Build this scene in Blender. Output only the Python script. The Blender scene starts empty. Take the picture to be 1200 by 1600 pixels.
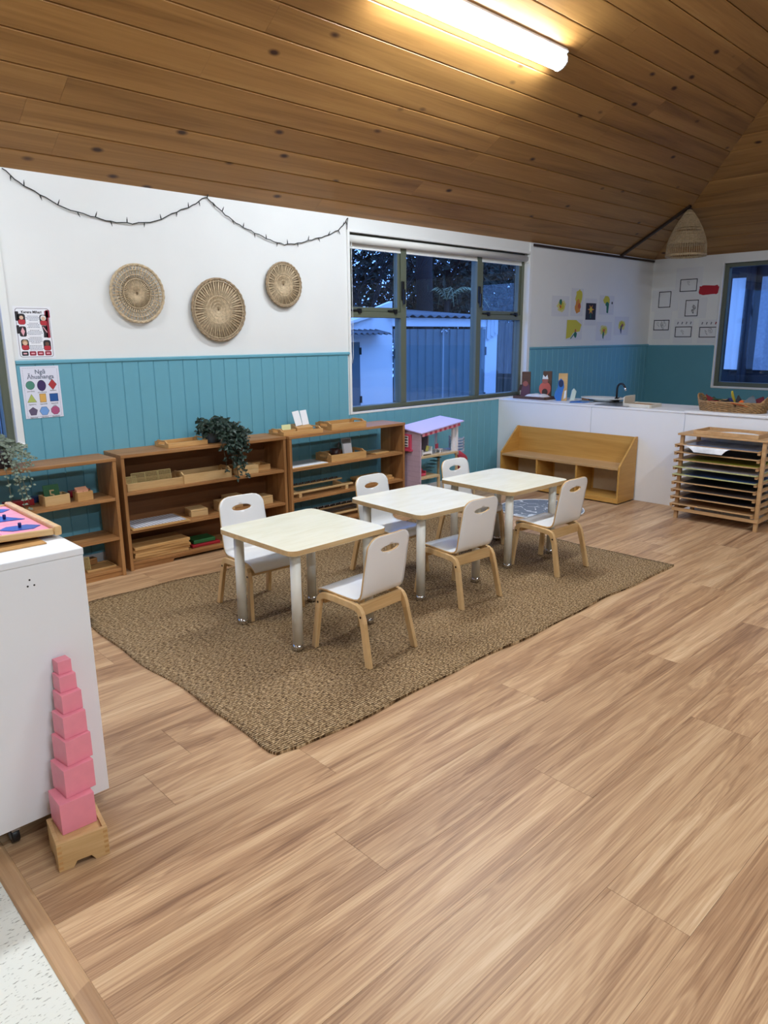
import bpy, bmesh, math, random
from mathutils import Vector, Matrix

# ------------------------------------------------------------------ camera, sky, exposure
SC = bpy.context.scene
COL = SC.collection
SC.view_settings.view_transform = 'Standard'
SC.view_settings.look = 'None'
SC.view_settings.gamma = 1.0
SC.view_settings.use_curve_mapping = False
SC.view_settings.exposure = 0.9
SC.cycles.max_bounces = 6
SC.cycles.diffuse_bounces = 3
SC.cycles.transmission_bounces = 2
SC.cycles.use_adaptive_sampling = True
SC.cycles.use_light_tree = False
SC.cycles.adaptive_threshold = .02
SC.cycles.glossy_bounces = 3
SC.cycles.caustics_reflective = False
SC.cycles.caustics_refractive = False

YAW, PIT, ROLL = (math.radians(a) for a in (43.725, 13.74, 0.453))
_f = Vector((math.sin(YAW) * math.cos(PIT), math.cos(YAW) * math.cos(PIT), -math.sin(PIT)))
_r = Vector((math.cos(YAW), -math.sin(YAW), 0))
_d = _f.cross(_r)
_r2 = _r * math.cos(ROLL) + _d * math.sin(ROLL)
_d2 = _d * math.cos(ROLL) - _r * math.sin(ROLL)
_cam = bpy.data.cameras.new('camera')
_cam.sensor_fit = 'VERTICAL'
_cam.sensor_height = 36.0
_cam.lens = 1119.2 / 1600 * 36
_cam.clip_start = 0.02
_camo = bpy.data.objects.new('camera', _cam)
COL.objects.link(_camo)
_m = Matrix((_r2, -_d2, -_f)).transposed().to_4x4()
_m.translation = Vector((0, 0, 1.5))
_camo.matrix_world = _m
SC.camera = _camo

SKY = (0.15, 0.34, 0.95)
SKY_STRENGTH = 2.1
w = bpy.data.worlds.new('dusk_sky')
SC.world = w
w.use_nodes = True
_bg = w.node_tree.nodes['Background']
_bg.inputs[0].default_value = (*SKY, 1)
_bg.inputs[1].default_value = SKY_STRENGTH

TUBE = 50.0          # strength of the ceiling battens

# ------------------------------------------------------------------ room constants (metres)
WY = 4.72            # face of the long window wall
XB = 9.48            # face of the end wall
XL = -3.5            # end wall behind the camera's left
YS = -4.32           # wall behind the camera
ZW = 2.46            # wall height
S30, C30 = 0.5, math.cos(math.radians(30))
R = math.radians
rnd = random.Random(7)

# ------------------------------------------------------------------ mesh helper
def lin(c):
    return tuple((v / 255 / 12.92) if v / 255 <= 0.04045 else ((v / 255 + 0.055) / 1.055) ** 2.4 for v in c)

class MB:
    def __init__(s):
        s.v = []; s.f = []; s.m = []; s.sm = []
    def add(s, vs, fs, mi=0, smooth=False):
        b = len(s.v)
        s.v += [tuple(p) for p in vs]
        for f in fs:
            s.f.append([b + i for i in f]); s.m.append(mi); s.sm.append(smooth)
        return s
    def box(s, x0, x1, y0, y1, z0, z1, mi=0):
        vs = [(x0,y0,z0),(x1,y0,z0),(x1,y1,z0),(x0,y1,z0),(x0,y0,z1),(x1,y0,z1),(x1,y1,z1),(x0,y1,z1)]
        return s.add(vs, [(0,3,2,1),(4,5,6,7),(0,1,5,4),(1,2,6,5),(2,3,7,6),(3,0,4,7)], mi)
    def cbox(s, c, d, rot=None, mi=0):
        hx, hy, hz = d[0]/2, d[1]/2, d[2]/2
        vs = [Vector((x*hx, y*hy, z*hz)) for z in (-1,1) for x, y in ((-1,-1),(1,-1),(1,1),(-1,1))]
        if rot is not None: vs = [rot @ v for v in vs]
        c = Vector(c)
        return s.add([v + c for v in vs], [(0,3,2,1),(4,5,6,7),(0,1,5,4),(1,2,6,5),(2,3,7,6),(3,0,4,7)], mi)
    def prism(s, poly, to3, a, b, mi=0, mi_side=None, smooth=False):
        """poly: 2D points counter-clockwise; to3(u,v,t)->3D; extruded t=a..b"""
        n = len(poly)
        vs = [to3(u, v, a) for u, v in poly] + [to3(u, v, b) for u, v in poly]
        ms = mi if mi_side is None else mi_side
        k = len(s.v)
        s.add(vs, [list(range(n))[::-1], list(range(n, 2*n))], mi)
        for i in range(n):
            j = (i + 1) % n
            s.f.append([k+i, k+j, k+n+j, k+n+i]); s.m.append(ms); s.sm.append(smooth)
        return s
    def tube(s, path, r, n=8, mi=0, closed=False, caps=True, smooth=True):
        path = [Vector(p) for p in path]; L = len(path); k = len(s.v)
        rr = r if isinstance(r, (list, tuple)) else [r] * L
        up = None
        for i, p in enumerate(path):
            a = path[(i-1) % L] if (closed or i > 0) else p
            b = path[(i+1) % L] if (closed or i < L-1) else p
            t = (b - a)
            t = t.normalized() if t.length > 1e-9 else Vector((0,0,1))
            if up is None:
                up = Vector((0,0,1)) if abs(t.z) < .9 else Vector((1,0,0))
            sd = t.cross(up)
            if sd.length < 1e-6: sd = t.orthogonal()
            sd.normalize(); up = sd.cross(t).normalized()
            for q in range(n):
                an = 2*math.pi*q/n
                s.v.append(tuple(p + (sd*math.cos(an) + up*math.sin(an)) * rr[i]))
        for i in range(L if closed else L-1):
            a, b = k + i*n, k + ((i+1) % L)*n
            for q in range(n):
                q2 = (q+1) % n
                s.f.append([a+q, b+q, b+q2, a+q2]); s.m.append(mi); s.sm.append(smooth)
        if caps and not closed:
            s.f.append([k+q for q in range(n)]); s.m.append(mi); s.sm.append(False)
            s.f.append([k+(L-1)*n+q for q in range(n)][::-1]); s.m.append(mi); s.sm.append(False)
        return s
    def lathe(s, prof, n=20, c=(0,0,0), mi=0, smooth=True, sx=1, sy=1):
        k = len(s.v); L = len(prof)
        for r_, z in prof:
            for q in range(n):
                a = 2*math.pi*q/n
                s.v.append((c[0]+r_*math.cos(a)*sx, c[1]+r_*math.sin(a)*sy, c[2]+z))
        for i in range(L-1):
            for q in range(n):
                q2 = (q+1) % n
                s.f.append([k+i*n+q, k+i*n+q2, k+(i+1)*n+q2, k+(i+1)*n+q]); s.m.append(mi); s.sm.append(smooth)
        if prof[0][0] > 1e-5: s.f.append([k+q for q in range(n)][::-1]); s.m.append(mi); s.sm.append(False)
        if prof[-1][0] > 1e-5: s.f.append([k+(L-1)*n+q for q in range(n)]); s.m.append(mi); s.sm.append(False)
        return s
    def mesh(s, name, mats, bev=0, seg=2):
        me = bpy.data.meshes.new(name)
        me.from_pydata(s.v, [], s.f)
        for m in (mats if isinstance(mats, (list, tuple)) else [mats]): me.materials.append(m)
        for p, m, sm in zip(me.polygons, s.m, s.sm): p.material_index = m; p.use_smooth = sm
        bm = bmesh.new(); bm.from_mesh(me)
        bmesh.ops.remove_doubles(bm, verts=bm.verts, dist=1e-6)
        bmesh.ops.recalc_face_normals(bm, faces=bm.faces)
        if bev:
            ed = [e for e in bm.edges if len(e.link_faces) == 2 and e.calc_face_angle(0) > R(40)]
            bmesh.ops.bevel(bm, geom=ed, offset=bev, segments=seg, affect='EDGES', profile=.5, clamp_overlap=True)
        bm.to_mesh(me); bm.free()
        return me
    def build(s, name, mats, parent=None, bev=0, seg=2, loc=None, rz=None):
        o = bpy.data.objects.new(name, s.mesh(name, mats, bev, seg))
        COL.objects.link(o)
        if parent is not None: o.parent = parent
        if loc is not None: o.location = loc
        if rz is not None: o.rotation_euler = (0, 0, rz)
        return o

def link(name, me, parent=None, loc=None, rot=None):
    o = bpy.data.objects.new(name, me); COL.objects.link(o)
    if parent is not None: o.parent = parent
    if loc is not None: o.location = loc
    if rot is not None: o.rotation_euler = rot
    return o
def tag(o, label, cat, group=None):
    o['label'] = label; o['category'] = cat
    if group: o['group'] = group
    return o
def thing(name, label, cat, loc=(0,0,0), rz=0, group=None):
    o = bpy.data.objects.new(name, None); COL.objects.link(o)
    o.empty_display_size = .05
    o.location = loc; o.rotation_euler = (0, 0, rz)
    return tag(o, label, cat, group)
def struct(o, label=None):
    o['kind'] = 'structure'
    if label: o['label'] = label
    return o
def dup(src, loc, rz, label):
    r = src.copy(); COL.objects.link(r); r.location = loc; r.rotation_euler = (0, 0, rz); r['label'] = label
    for ch in list(src.children):
        c = ch.copy(); COL.objects.link(c); c.parent = r
        for g in ch.children:
            d = g.copy(); COL.objects.link(d); d.parent = c
    return r
XY = lambda u, v, t: (u, v, t)
XZ = lambda u, v, t: (u, t, v)
YZ = lambda u, v, t: (t, u, v)
def rrect(w, h, r, n=5, cx=0, cy=0):
    out = []
    for sx, sy, a0 in ((1,-1,-90),(1,1,0),(-1,1,90),(-1,-1,180)):
        for i in range(n+1):
            a = R(a0 + 90*i/n)
            out.append((cx + sx*(w/2-r) + r*math.cos(a), cy + sy*(h/2-r) + r*math.sin(a)))
    return out
def ngon(n, r, rot=0, cx=0, cy=0, sy=1):
    return [(cx + r*math.cos(R(rot)+2*math.pi*i/n), cy + sy*r*math.sin(R(rot)+2*math.pi*i/n)) for i in range(n)]

# ------------------------------------------------------------------ materials
MC = {}
def _new(name):
    m = bpy.data.materials.new(name); m.use_nodes = True
    nt = m.node_tree
    return m, nt, nt.nodes['Principled BSDF']
def mat(name, rgb, rough=.5, metal=0, spec=.5, var=0, scale=20, bump=0, bscale=200, trans=0):
    if name in MC: return MC[name]
    m, nt, b = _new(name)
    c = lin(rgb)
    b.inputs['Base Color'].default_value = (*c, 1)
    b.inputs['Roughness'].default_value = rough
    b.inputs['Metallic'].default_value = metal
    b.inputs['Specular IOR Level'].default_value = spec
    if trans: b.inputs['Transmission Weight'].default_value = trans
    tc = nt.nodes.new('ShaderNodeTexCoord')
    if var:
        n = nt.nodes.new('ShaderNodeTexNoise'); n.inputs['Scale'].default_value = scale; n.inputs['Detail'].default_value = 4
        nt.links.new(tc.outputs['Object'], n.inputs['Vector'])
        r = nt.nodes.new('ShaderNodeValToRGB')
        r.color_ramp.elements[0].position = .3; r.color_ramp.elements[1].position = .7
        r.color_ramp.elements[0].color = (*[v*(1-var) for v in c], 1)
        r.color_ramp.elements[1].color = (*[min(1, v*(1+var)) for v in c], 1)
        nt.links.new(n.outputs['Fac'], r.inputs['Fac']); nt.links.new(r.outputs['Color'], b.inputs['Base Color'])
    if bump:
        n = nt.nodes.new('ShaderNodeTexNoise'); n.inputs['Scale'].default_value = bscale
        nt.links.new(tc.outputs['Object'], n.inputs['Vector'])
        bp = nt.nodes.new('ShaderNodeBump'); bp.inputs['Strength'].default_value = bump; bp.inputs['Distance'].default_value = .002
        nt.links.new(n.outputs['Fac'], bp.inputs['Height']); nt.links.new(bp.outputs['Normal'], b.inputs['Normal'])
    MC[name] = m
    return m
def wood(name, cols, axis='x', coarse=9, along=.7, fine=160, finea=6, rough=.5, amt=.35, knots=0, hue=.10, spec=.4, kcol=(60,35,18), distort=1.2, rings=0, ramt=.1, ksize=(.035,.10)):
    """grain runs along the given local axis; every object gets its own piece of the grain"""
    if name in MC: return MC[name]
    m, nt, b = _new(name); N = nt.nodes; L = nt.links
    tc = N.new('ShaderNodeTexCoord'); oi = N.new('ShaderNodeObjectInfo')
    mul = N.new('ShaderNodeVectorMath'); mul.operation = 'SCALE'; mul.inputs[0].default_value = (37.3, 51.7, 23.1)
    L.new(oi.outputs['Random'], mul.inputs['Scale'])
    ad = N.new('ShaderNodeVectorMath'); L.new(tc.outputs['Object'], ad.inputs[0]); L.new(mul.outputs[0], ad.inputs[1])
    def mp(a, c):
        q = N.new('ShaderNodeMapping')
        q.inputs['Scale'].default_value = {'x': (a, c, c), 'y': (c, a, c), 'z': (c, c, a)}[axis]
        L.new(ad.outputs[0], q.inputs['Vector']); return q
    n1 = N.new('ShaderNodeTexNoise'); n1.inputs['Scale'].default_value = 1; n1.inputs['Detail'].default_value = 5; n1.inputs['Distortion'].default_value = distort
    L.new(mp(along, coarse).outputs[0], n1.inputs['Vector'])
    n2 = N.new('ShaderNodeTexNoise'); n2.inputs['Scale'].default_value = 1; n2.inputs['Detail'].default_value = 3
    L.new(mp(finea, fine).outputs[0], n2.inputs['Vector'])
    mx = N.new('ShaderNodeMath'); mx.operation = 'MULTIPLY_ADD'; mx.inputs[1].default_value = amt
    L.new(n2.outputs['Fac'], mx.inputs[0])
    s1 = N.new('ShaderNodeMath'); s1.operation = 'MULTIPLY'; s1.inputs[1].default_value = 1 - amt
    L.new(n1.outputs['Fac'], s1.inputs[0]); L.new(s1.outputs[0], mx.inputs[2])
    rp = N.new('ShaderNodeValToRGB'); cr = rp.color_ramp
    k = len(cols)
    while len(cr.elements) < k: cr.elements.new(.5)
    for i, c in enumerate(cols):
        cr.elements[i].position = .30 + .40*i/(k-1); cr.elements[i].color = (*lin(c), 1)
    fac = mx.outputs[0]
    if rings:
        a1 = N.new('ShaderNodeMath'); a1.operation = 'MULTIPLY'; a1.inputs[1].default_value = rings; L.new(n1.outputs['Fac'], a1.inputs[0])
        a2 = N.new('ShaderNodeMath'); a2.operation = 'SINE'; L.new(a1.outputs[0], a2.inputs[0])
        a3 = N.new('ShaderNodeMath'); a3.operation = 'MULTIPLY_ADD'; a3.inputs[1].default_value = ramt; L.new(a2.outputs[0], a3.inputs[0]); L.new(fac, a3.inputs[2])
        fac = a3.outputs[0]
    L.new(fac, rp.inputs['Fac'])
    out = rp.outputs['Color']
    if hue:
        hs = N.new('ShaderNodeHueSaturation')
        mr = N.new('ShaderNodeMapRange'); mr.inputs['To Min'].default_value = 1-hue; mr.inputs['To Max'].default_value = 1+hue
        L.new(oi.outputs['Random'], mr.inputs['Value']); L.new(mr.outputs[0], hs.inputs['Value']); L.new(out, hs.inputs['Color'])
        out = hs.outputs['Color']
    if knots:
        vo = N.new('ShaderNodeTexVoronoi'); vo.inputs['Scale'].default_value = knots; vo.inputs['Randomness'].default_value = 1
        q = N.new('ShaderNodeMapping'); q.inputs['Scale'].default_value = {'x': (.55, 1, 1), 'y': (1, .55, 1), 'z': (1, 1, .55)}[axis]
        L.new(ad.outputs[0], q.inputs['Vector']); L.new(q.outputs[0], vo.inputs['Vector'])
        kr = N.new('ShaderNodeValToRGB'); kr.color_ramp.elements[0].position = ksize[0]; kr.color_ramp.elements[1].position = ksize[1]
        kr.color_ramp.elements[0].color = (1,1,1,1); kr.color_ramp.elements[1].color = (0,0,0,1)
        L.new(vo.outputs['Distance'], kr.inputs['Fac'])
        mk = N.new('ShaderNodeMix'); mk.data_type = 'RGBA'
        L.new(kr.outputs['Color'], mk.inputs['Factor']); L.new(out, mk.inputs['A']); mk.inputs['B'].default_value = (*lin(kcol), 1)
        out = mk.outputs['Result']
    L.new(out, b.inputs['Base Color'])
    b.inputs['Roughness'].default_value = rough
    b.inputs['Specular IOR Level'].default_value = spec
    bp = N.new('ShaderNodeBump'); bp.inputs['Strength'].default_value = .08; bp.inputs['Distance'].default_value = .001
    L.new(n2.outputs['Fac'], bp.inputs['Height']); L.new(bp.outputs['Normal'], b.inputs['Normal'])
    MC[name] = m
    return m
def emis(name, rgb, st):
    m, nt, b = _new(name)
    b.inputs['Base Color'].default_value = (.9, .9, .9, 1)
    b.inputs['Emission Color'].default_value = (*rgb, 1); b.inputs['Emission Strength'].default_value = st
    return m
def glass_mat():
    m, nt, b = _new('window_glass'); N = nt.nodes; L = nt.links
    N.remove(b)
    out = [n for n in N if n.type == 'OUTPUT_MATERIAL'][0]
    t = N.new('ShaderNodeBsdfTransparent'); t.inputs[0].default_value = (.93, .95, .95, 1)
    g = N.new('ShaderNodeBsdfGlossy'); g.inputs['Roughness'].default_value = .01
    lw = N.new('ShaderNodeLayerWeight'); lw.inputs['Blend'].default_value = .5
    pw = N.new('ShaderNodeMath'); pw.operation = 'POWER'; pw.inputs[1].default_value = 5; L.new(lw.outputs['Facing'], pw.inputs[0])
    fr = N.new('ShaderNodeMath'); fr.operation = 'MULTIPLY_ADD'; fr.inputs[1].default_value = .94; fr.inputs[2].default_value = .03; L.new(pw.outputs[0], fr.inputs[0])
    mx = N.new('ShaderNodeMixShader')
    L.new(fr.outputs[0], mx.inputs[0]); L.new(t.outputs[0], mx.inputs[1]); L.new(g.outputs[0], mx.inputs[2]); L.new(mx.outputs[0], out.inputs[0])
    return m

WALL = mat('wall_white_paint', (232, 232, 230), .6, var=.015, scale=3, bump=.05, bscale=60)
TRIMW = mat('white_gloss_trim', (236, 236, 234), .35)
TEAL = mat('teal_paint', (106, 168, 187), .45, var=.03, scale=6)
TEALP = mat('teal_plain_paint', (92, 150, 164), .5, var=.03, scale=3)
CEILC = [(136,94,46),(160,114,60),(176,128,70),(188,142,82)]
CEILW = wood('cedar_ceiling', CEILC, 'x', coarse=6, along=.35, fine=70, finea=2, rough=.42, amt=.25, knots=5.0, hue=.06, kcol=(66,36,18), rings=60, ramt=.018, ksize=(.05,.13))
CEILY = wood('cedar_ceiling_end', CEILC, 'y', coarse=6, along=.35, fine=70, finea=2, rough=.42, amt=.25, knots=5.0, hue=.06, kcol=(66,36,18), rings=60, ramt=.018, ksize=(.05,.13))
FLOORW = wood('oak_vinyl_plank', [(128,93,67),(167,129,95),(198,161,122),(216,184,146)], 'x', coarse=6.5, along=.5, fine=230, finea=3.5, rough=.40, amt=.36, hue=.04, spec=.35, distort=2.0, rings=70, ramt=.035)
STRIPW = wood('oak_strip', [(150,112,80),(180,142,104),(200,164,124)], 'y', coarse=14, along=.8, fine=150, finea=4, rough=.4, amt=.3)
SHELFW = wood('shelf_rimu', [(128,84,46),(160,112,66),(184,136,86)], 'x', coarse=14, along=1.2, fine=140, finea=5, rough=.5, amt=.35, hue=.05)
SHELFZ = wood('shelf_rimu_upright', [(128,84,46),(160,112,66),(184,136,86)], 'z', coarse=14, along=1.2, fine=140, finea=5, rough=.5, amt=.35, hue=.05)
SHELFB = wood('shelf_back_ply', [(104,64,32),(122,78,42),(134,88,50)], 'x', coarse=5, along=.8, fine=100, finea=4, rough=.6, amt=.3, hue=.03)
BEECH = wood('beech', [(190,150,98),(206,168,116),(218,184,134)], 'x', coarse=16, along=1.5, fine=200, finea=8, rough=.45, amt=.4, hue=.06)
TRAYW = wood('tray_pine', [(178,132,78),(196,150,94),(210,168,112)], 'x', coarse=16, along=1.5, fine=200, finea=8, rough=.45, amt=.4, hue=.07)
PLYW = wood('bench_ply', [(178,130,60),(194,145,72),(204,157,84)], 'y', coarse=8, along=.8, fine=120, finea=5, rough=.45, amt=.3, hue=.04)
CHAIRW = wood('chair_birch', [(200,160,108),(214,176,124),(224,190,142)], 'z', coarse=14, along=2, fine=180, finea=8, rough=.45, amt=.35, hue=.05)
LAMIN = mat('chair_white_laminate', (238, 238, 238), .28)
TOPL = wood('table_maple_laminate', [(228,220,190),(238,232,208),(243,239,220)], 'x', coarse=10, along=2, fine=120, finea=8, rough=.28, amt=.4, hue=.0)
TEDGE = wood('table_edge', [(176,142,96),(194,160,112),(204,172,126)], 'x', coarse=16, along=1, rough=.5)
LEGP = mat('leg_cream_paint', (226, 222, 210), .35)
CHROME = mat('chrome', (210, 210, 212), .12, metal=1)
STEEL = mat('stainless_steel', (170, 172, 174), .3, metal=1)
BLACK = mat('black_plastic', (18, 18, 20), .4)
DARK = mat('dark_gap', (20, 15, 12), .9)
SCREW = mat('dark_screw', (60, 45, 34), .4, metal=.6)
PAPER = mat('white_paper', (236, 236, 240), .7)
PINK = mat('pink_tower_paint', (240, 146, 162), .42, var=.03, scale=30)
ALU = mat('olive_aluminium', (98, 104, 88), .4)
GLASS = glass_mat()
WHITE = mat('white_melamine', (236, 236, 238), .4, var=.01, scale=4)
STRAW = mat('straw', (194, 172, 140), .7, var=.25, scale=60)
STRAWD = mat('straw_dark', (156, 134, 106), .7, var=.25, scale=60)
WICK = mat('wicker', (158, 122, 80), .6, var=.3, scale=40)
# ================================================================== FLOOR
fb = MB().box(.43, XB, YS, WY + .02, -.05, -.004)
floor = struct(fb.build('floor', mat('floor_underlay', (70, 50, 36), .9)), 'oak coloured vinyl plank floor')
PW, PL = .236, 1.915
joints = {0: 1.615, 1: 2.70, 2: 1.946, 3: 1.22, 4: 2.38, 6: .93}
plank_me = {}
def plank(x0, x1, y0):
    w_, l_ = PW - .0003, x1 - x0 - .0006
    key = round(l_, 3)
    if key not in plank_me:
        b = MB(); e = .0003
        vs = [(0,0,-.004),(l_,0,-.004),(l_,w_,-.004),(0,w_,-.004),(e,e,0),(l_-e,e,0),(l_-e,w_-e,0),(e,w_-e,0)]
        b.add(vs, [(0,3,2,1),(4,5,6,7),(0,1,5,4),(1,2,6,5),(2,3,7,6),(3,0,4,7)])
        plank_me[key] = b.mesh('plank', FLOORW)
    link('plank', plank_me[key], floor, (x0 + .0003, y0 + .00015, 0))
for r_ in range(-4, 18):
    y0 = .565 + PW*r_
    if y0 + PW > WY + .03: break
    j = joints.get(r_, None)
    if j is None: j = .46 + rnd.random()*1.8
    xs = [.456]
    x = j
    while x - PL > .56: x -= PL
    while x < XB: xs.append(x); x += PL
    xs.append(XB)
    for a, b_ in zip(xs, xs[1:]):
        if b_ - a > .05: plank(a, b_, y0)

struct(MB().box(XL, .4035, YS, WY, -.05, -.001).build('floor_vinyl', mat('pale_speckled_vinyl', (226, 226, 218), .5)), 'pale speckled sheet vinyl floor beyond the trim strip')
def vinyl():
    m = MC['pale_speckled_vinyl']; nt = m.node_tree; b = nt.nodes['Principled BSDF']
    tc = nt.nodes.new('ShaderNodeTexCoord'); mp_ = nt.nodes.new('ShaderNodeMapping'); mp_.inputs['Scale'].default_value = (60, 170, 60)
    mp_.inputs['Rotation'].default_value = (0, 0, R(20))
    n = nt.nodes.new('ShaderNodeTexNoise'); n.inputs['Scale'].default_value = 1; n.inputs['Detail'].default_value = 2
    rp = nt.nodes.new('ShaderNodeValToRGB'); rp.color_ramp.elements[0].position = .30; rp.color_ramp.elements[1].position = .40
    rp.color_ramp.elements[0].color = (*lin((150,148,136)),1); rp.color_ramp.elements[1].color = (*lin((226,226,216)),1)
    nt.links.new(tc.outputs['Object'], mp_.inputs[0]); nt.links.new(mp_.outputs[0], n.inputs['Vector'])
    nt.links.new(n.outputs['Fac'], rp.inputs['Fac']); nt.links.new(rp.outputs['Color'], b.inputs['Base Color'])
vinyl()
# transition strip between the two floors, two lengths butted at an angle
trim = struct(bpy.data.objects.new('trim_1', None), 'oak transition strip edging the plank floor'); COL.objects.link(trim)
for y0, y1, c0, c1 in ((-1.2, 1.50, 0, .02), (1.5, WY, .02, 0)):
    prof = [(.403,-.004),(.403,.001),(.409,.0045),(.430,.0055),(.449,.0045),(.456,.0005),(.456,-.004)]
    b = MB()
    vs = []
    for y_, c in ((y0, c0), (y1, c1)):
        for (x_, z_) in prof: vs.append((x_, y_ + (c if y_ == 1.5 else 0)*((x_-.43)/.03)*.7, z_))
    n = len(prof)
    b.add(vs, [list(range(n))[::-1], list(range(n, 2*n))] + [(i, (i+1) % n, n+(i+1) % n, n+i) for i in range(n)])
    b.build('strip_length', STRIPW, trim)

# ================================================================== WALLS
# long window wall (windows cut out)
WA0, WA1, WZ0, WZ1 = 4.13, 6.68, .865, 2.345      # main window opening
LW0, LW1, LZ0, LZ1 = -.10, 1.405, .88, 2.12        # left window opening
YO = WY + .16
b = MB()
for x0, x1, z0, z1 in ((XL, LW0, 0, ZW+.1), (LW0, LW1, 0, LZ0), (LW0, LW1, LZ1, ZW+.1), (LW1, WA0, 0, ZW+.1), (WA0, WA1, 0, WZ0), (WA0, WA1, WZ1, ZW+.1), (WA1, XB+.16, 0, ZW+.1)):
    b.box(x0, x1, WY, YO, z0 - (.3 if z0 == 0 else 0), z1)
wall_back = struct(b.build('wall_back', WALL), 'white upper wall with teal tongue and groove dado')
# teal dado boards
DZ = 1.352
def groove_board(w_, h_):
    c = .0045
    return MB().prism([(0,0),(0,-.006),(c,-.011),(w_-c,-.011),(w_,-.006),(w_,0)][::-1], lambda u, v, t: (u, v, t), 0, h_)
bcache = {}
BWD = .1105
x = 1.445 - 15*BWD
while x < XB - .005:
    w_ = min(BWD, XB - x)
    if x + w_ > WA0 and x < WA1:
        # below the window only
        h_ = WZ0 - .022
    elif x + w_ < 1.46: h_ = LZ0 - .03
    else: h_ = DZ
    k = (round(w_, 4), h_)
    if k not in bcache: bcache[k] = groove_board(w_ - .0004, h_ - .09).mesh('dado_board', TEAL)
    link('dado_board', bcache[k], wall_back, (x, WY, .09))
    x += w_
# left of the left window the wall keeps plain paint; dado cap rail
cap = [(0,0),(0,.022),(-.010,.026),(-.020,.020),(-.020,.006),(-.011,0)]
for i, (x0, x1) in enumerate(((1.445, WA0 - .02), (WA1 + .045, XB))):
    struct(MB().prism(cap, lambda u, v, t: (t, WY + u, DZ + v), x0, x1).build('trim_%d' % (i+2), TEAL), 'teal cap rail on the dado of the window wall')
struct(MB().box(XL, XB, WY - .013, WY, 0, .09).build('baseboard_back', TRIMW, bev=.002), 'white skirting board below the dado')
# end wall (window B cut out)
BW0, BW1, BZ0, BZ1 = 1.9, 3.80, .855, 2.35
b = MB()
for y0, y1, z0, z1 in ((YS, BW0, -.3, ZW+.1), (BW0, BW1, -.3, BZ0), (BW0, BW1, BZ1, ZW+.1), (BW1, WY, -.3, ZW+.1)):
    b.box(XB, XB+.16, y0, y1, z0, z1)
wall_right = struct(b.build('wall_right', WALL), 'white end wall with smooth teal dado')
for y0, y1, z1 in ((BW1+.02, WY-.011, DZ), (YS, BW0-.02, DZ), (BW0-.02, BW1+.02, BZ0-.025)):
    MB().box(XB-.009, XB, y0, y1, .09, z1).build('dado_panel', TEALP, wall_right)
struct(MB().box(XB-.016, XB, BW1+.03, WY-.012, DZ, DZ+.014).build('trim_5', TEAL, bev=.002), 'teal cap strip on the end wall dado')
struct(MB().box(XB-.013, XB, YS, WY-.013, 0, .09).build('baseboard_right', TRIMW), 'white skirting on the end wall')
# unseen walls that close the room
RZ = ZW + (WY - .2)*math.tan(R(30))
struct(MB().prism([(YS,-.3),(WY+.16,-.3),(WY+.16,ZW+.1),(.2,RZ+.15),(YS,ZW+.1)], YZ, XL-.15, XL).build('wall_left', mat('grey_beige_paint', (168,160,148), .7)), 'white gable wall behind the viewer')
struct(MB().box(XL, XB+.16, YS-.15, YS, -.3, ZW+.1).build('wall_front', MC['grey_beige_paint']), 'white wall behind the viewer')

# ================================================================== CEILING
def pa(x, u, n=0):           # point on the long slope: u metres up from the window wall, n metres into the room
    return (x, WY - u*C30 - n*S30, ZW + u*S30 - n*C30)
def pb(y, u, n=0):           # end slope
    return (XB - u*C30 - n*S30, y, ZW + u*S30 - n*C30)
UR = (WY - .2)/C30
XH = XB - (WY - .2)          # ridge end
b = MB()
K = -.022
b.add([pa(XL-.1,-.2,K), pa(XB+.2,-.2,K), pa(XH,UR,K), pa(XL-.1,UR,K)], [(0,1,2,3)])
b.add([pb(WY+.2,-.2,K), pb(YS-.2,-.2,K), pb(.2,UR,K)], [(0,1,2)])
ym = lambda p: (p[0], .4 - p[1], p[2])
b.add([ym(pa(XL-.1,-.2,K)), ym(pa(XB+.2,-.2,K)), ym(pa(XH,UR,K)), ym(pa(XL-.1,UR,K))], [(0,1,2,3)])
ceiling = struct(b.build('ceiling', mat('ceiling_deck', (110,70,36), .8)), 'sloping hip ceiling lined with knotty cedar boards')
BD = .19
def board_long(x0, x1a, x1b, u0, u1, end=False):
    c, g = .0065, .0016
    bm_ = MB()
    ox, oy, oz = pa(x0, u0)
    def q(x, u, n):
        p = pa(x, u, n); return (p[0]-ox, p[1]-oy, p[2]-oz)
    e = .0006
    vs = [q(x0+e,u0+g,-.014), q(x1a-e,u0+g,-.014), q(x1b-e,u1-g,-.014), q(x0+e,u1-g,-.014),
          q(x0+e,u0+g,-.006), q(x1a-e,u0+g,-.006), q(x1b-e,u1-g,-.006), q(x0+e,u1-g,-.006),
          q(x0+e,u0+c,0), q(x1a-e,u0+c,0), q(x1b-e,u1-c,0), q(x0+e,u1-c,0)]
    f = [(0,1,2,3)] + [(i,(i+1)%4,4+(i+1)%4,4+i) for i in range(4)] + [(4+i,4+(i+1)%4,8+(i+1)%4,8+i) for i in range(4)] + [(8,9,10,11)]
    bm_.add(vs, f)
    return bm_.build('ceiling_board', CEILW, ceiling, loc=(ox, oy, oz))
u = -.042
i = 0
while u < UR - .05:
    u0, u1 = u, min(u + BD, UR)
    ha, hb = XB - u0*C30, XB - u1*C30
    xs = [XL]
    x = XL + .6 + ((i*1.37) % 2.6)
    while x < ha - .8:
        xs.append(x); x += 2.4 + rnd.random()*2.2
    for a, b_ in zip(xs, xs[1:]): board_long(a, b_, b_, u0, u1)
    board_long(xs[-1], ha, hb, u0, u1)
    u += BD; i += 1
u = -.042
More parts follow.
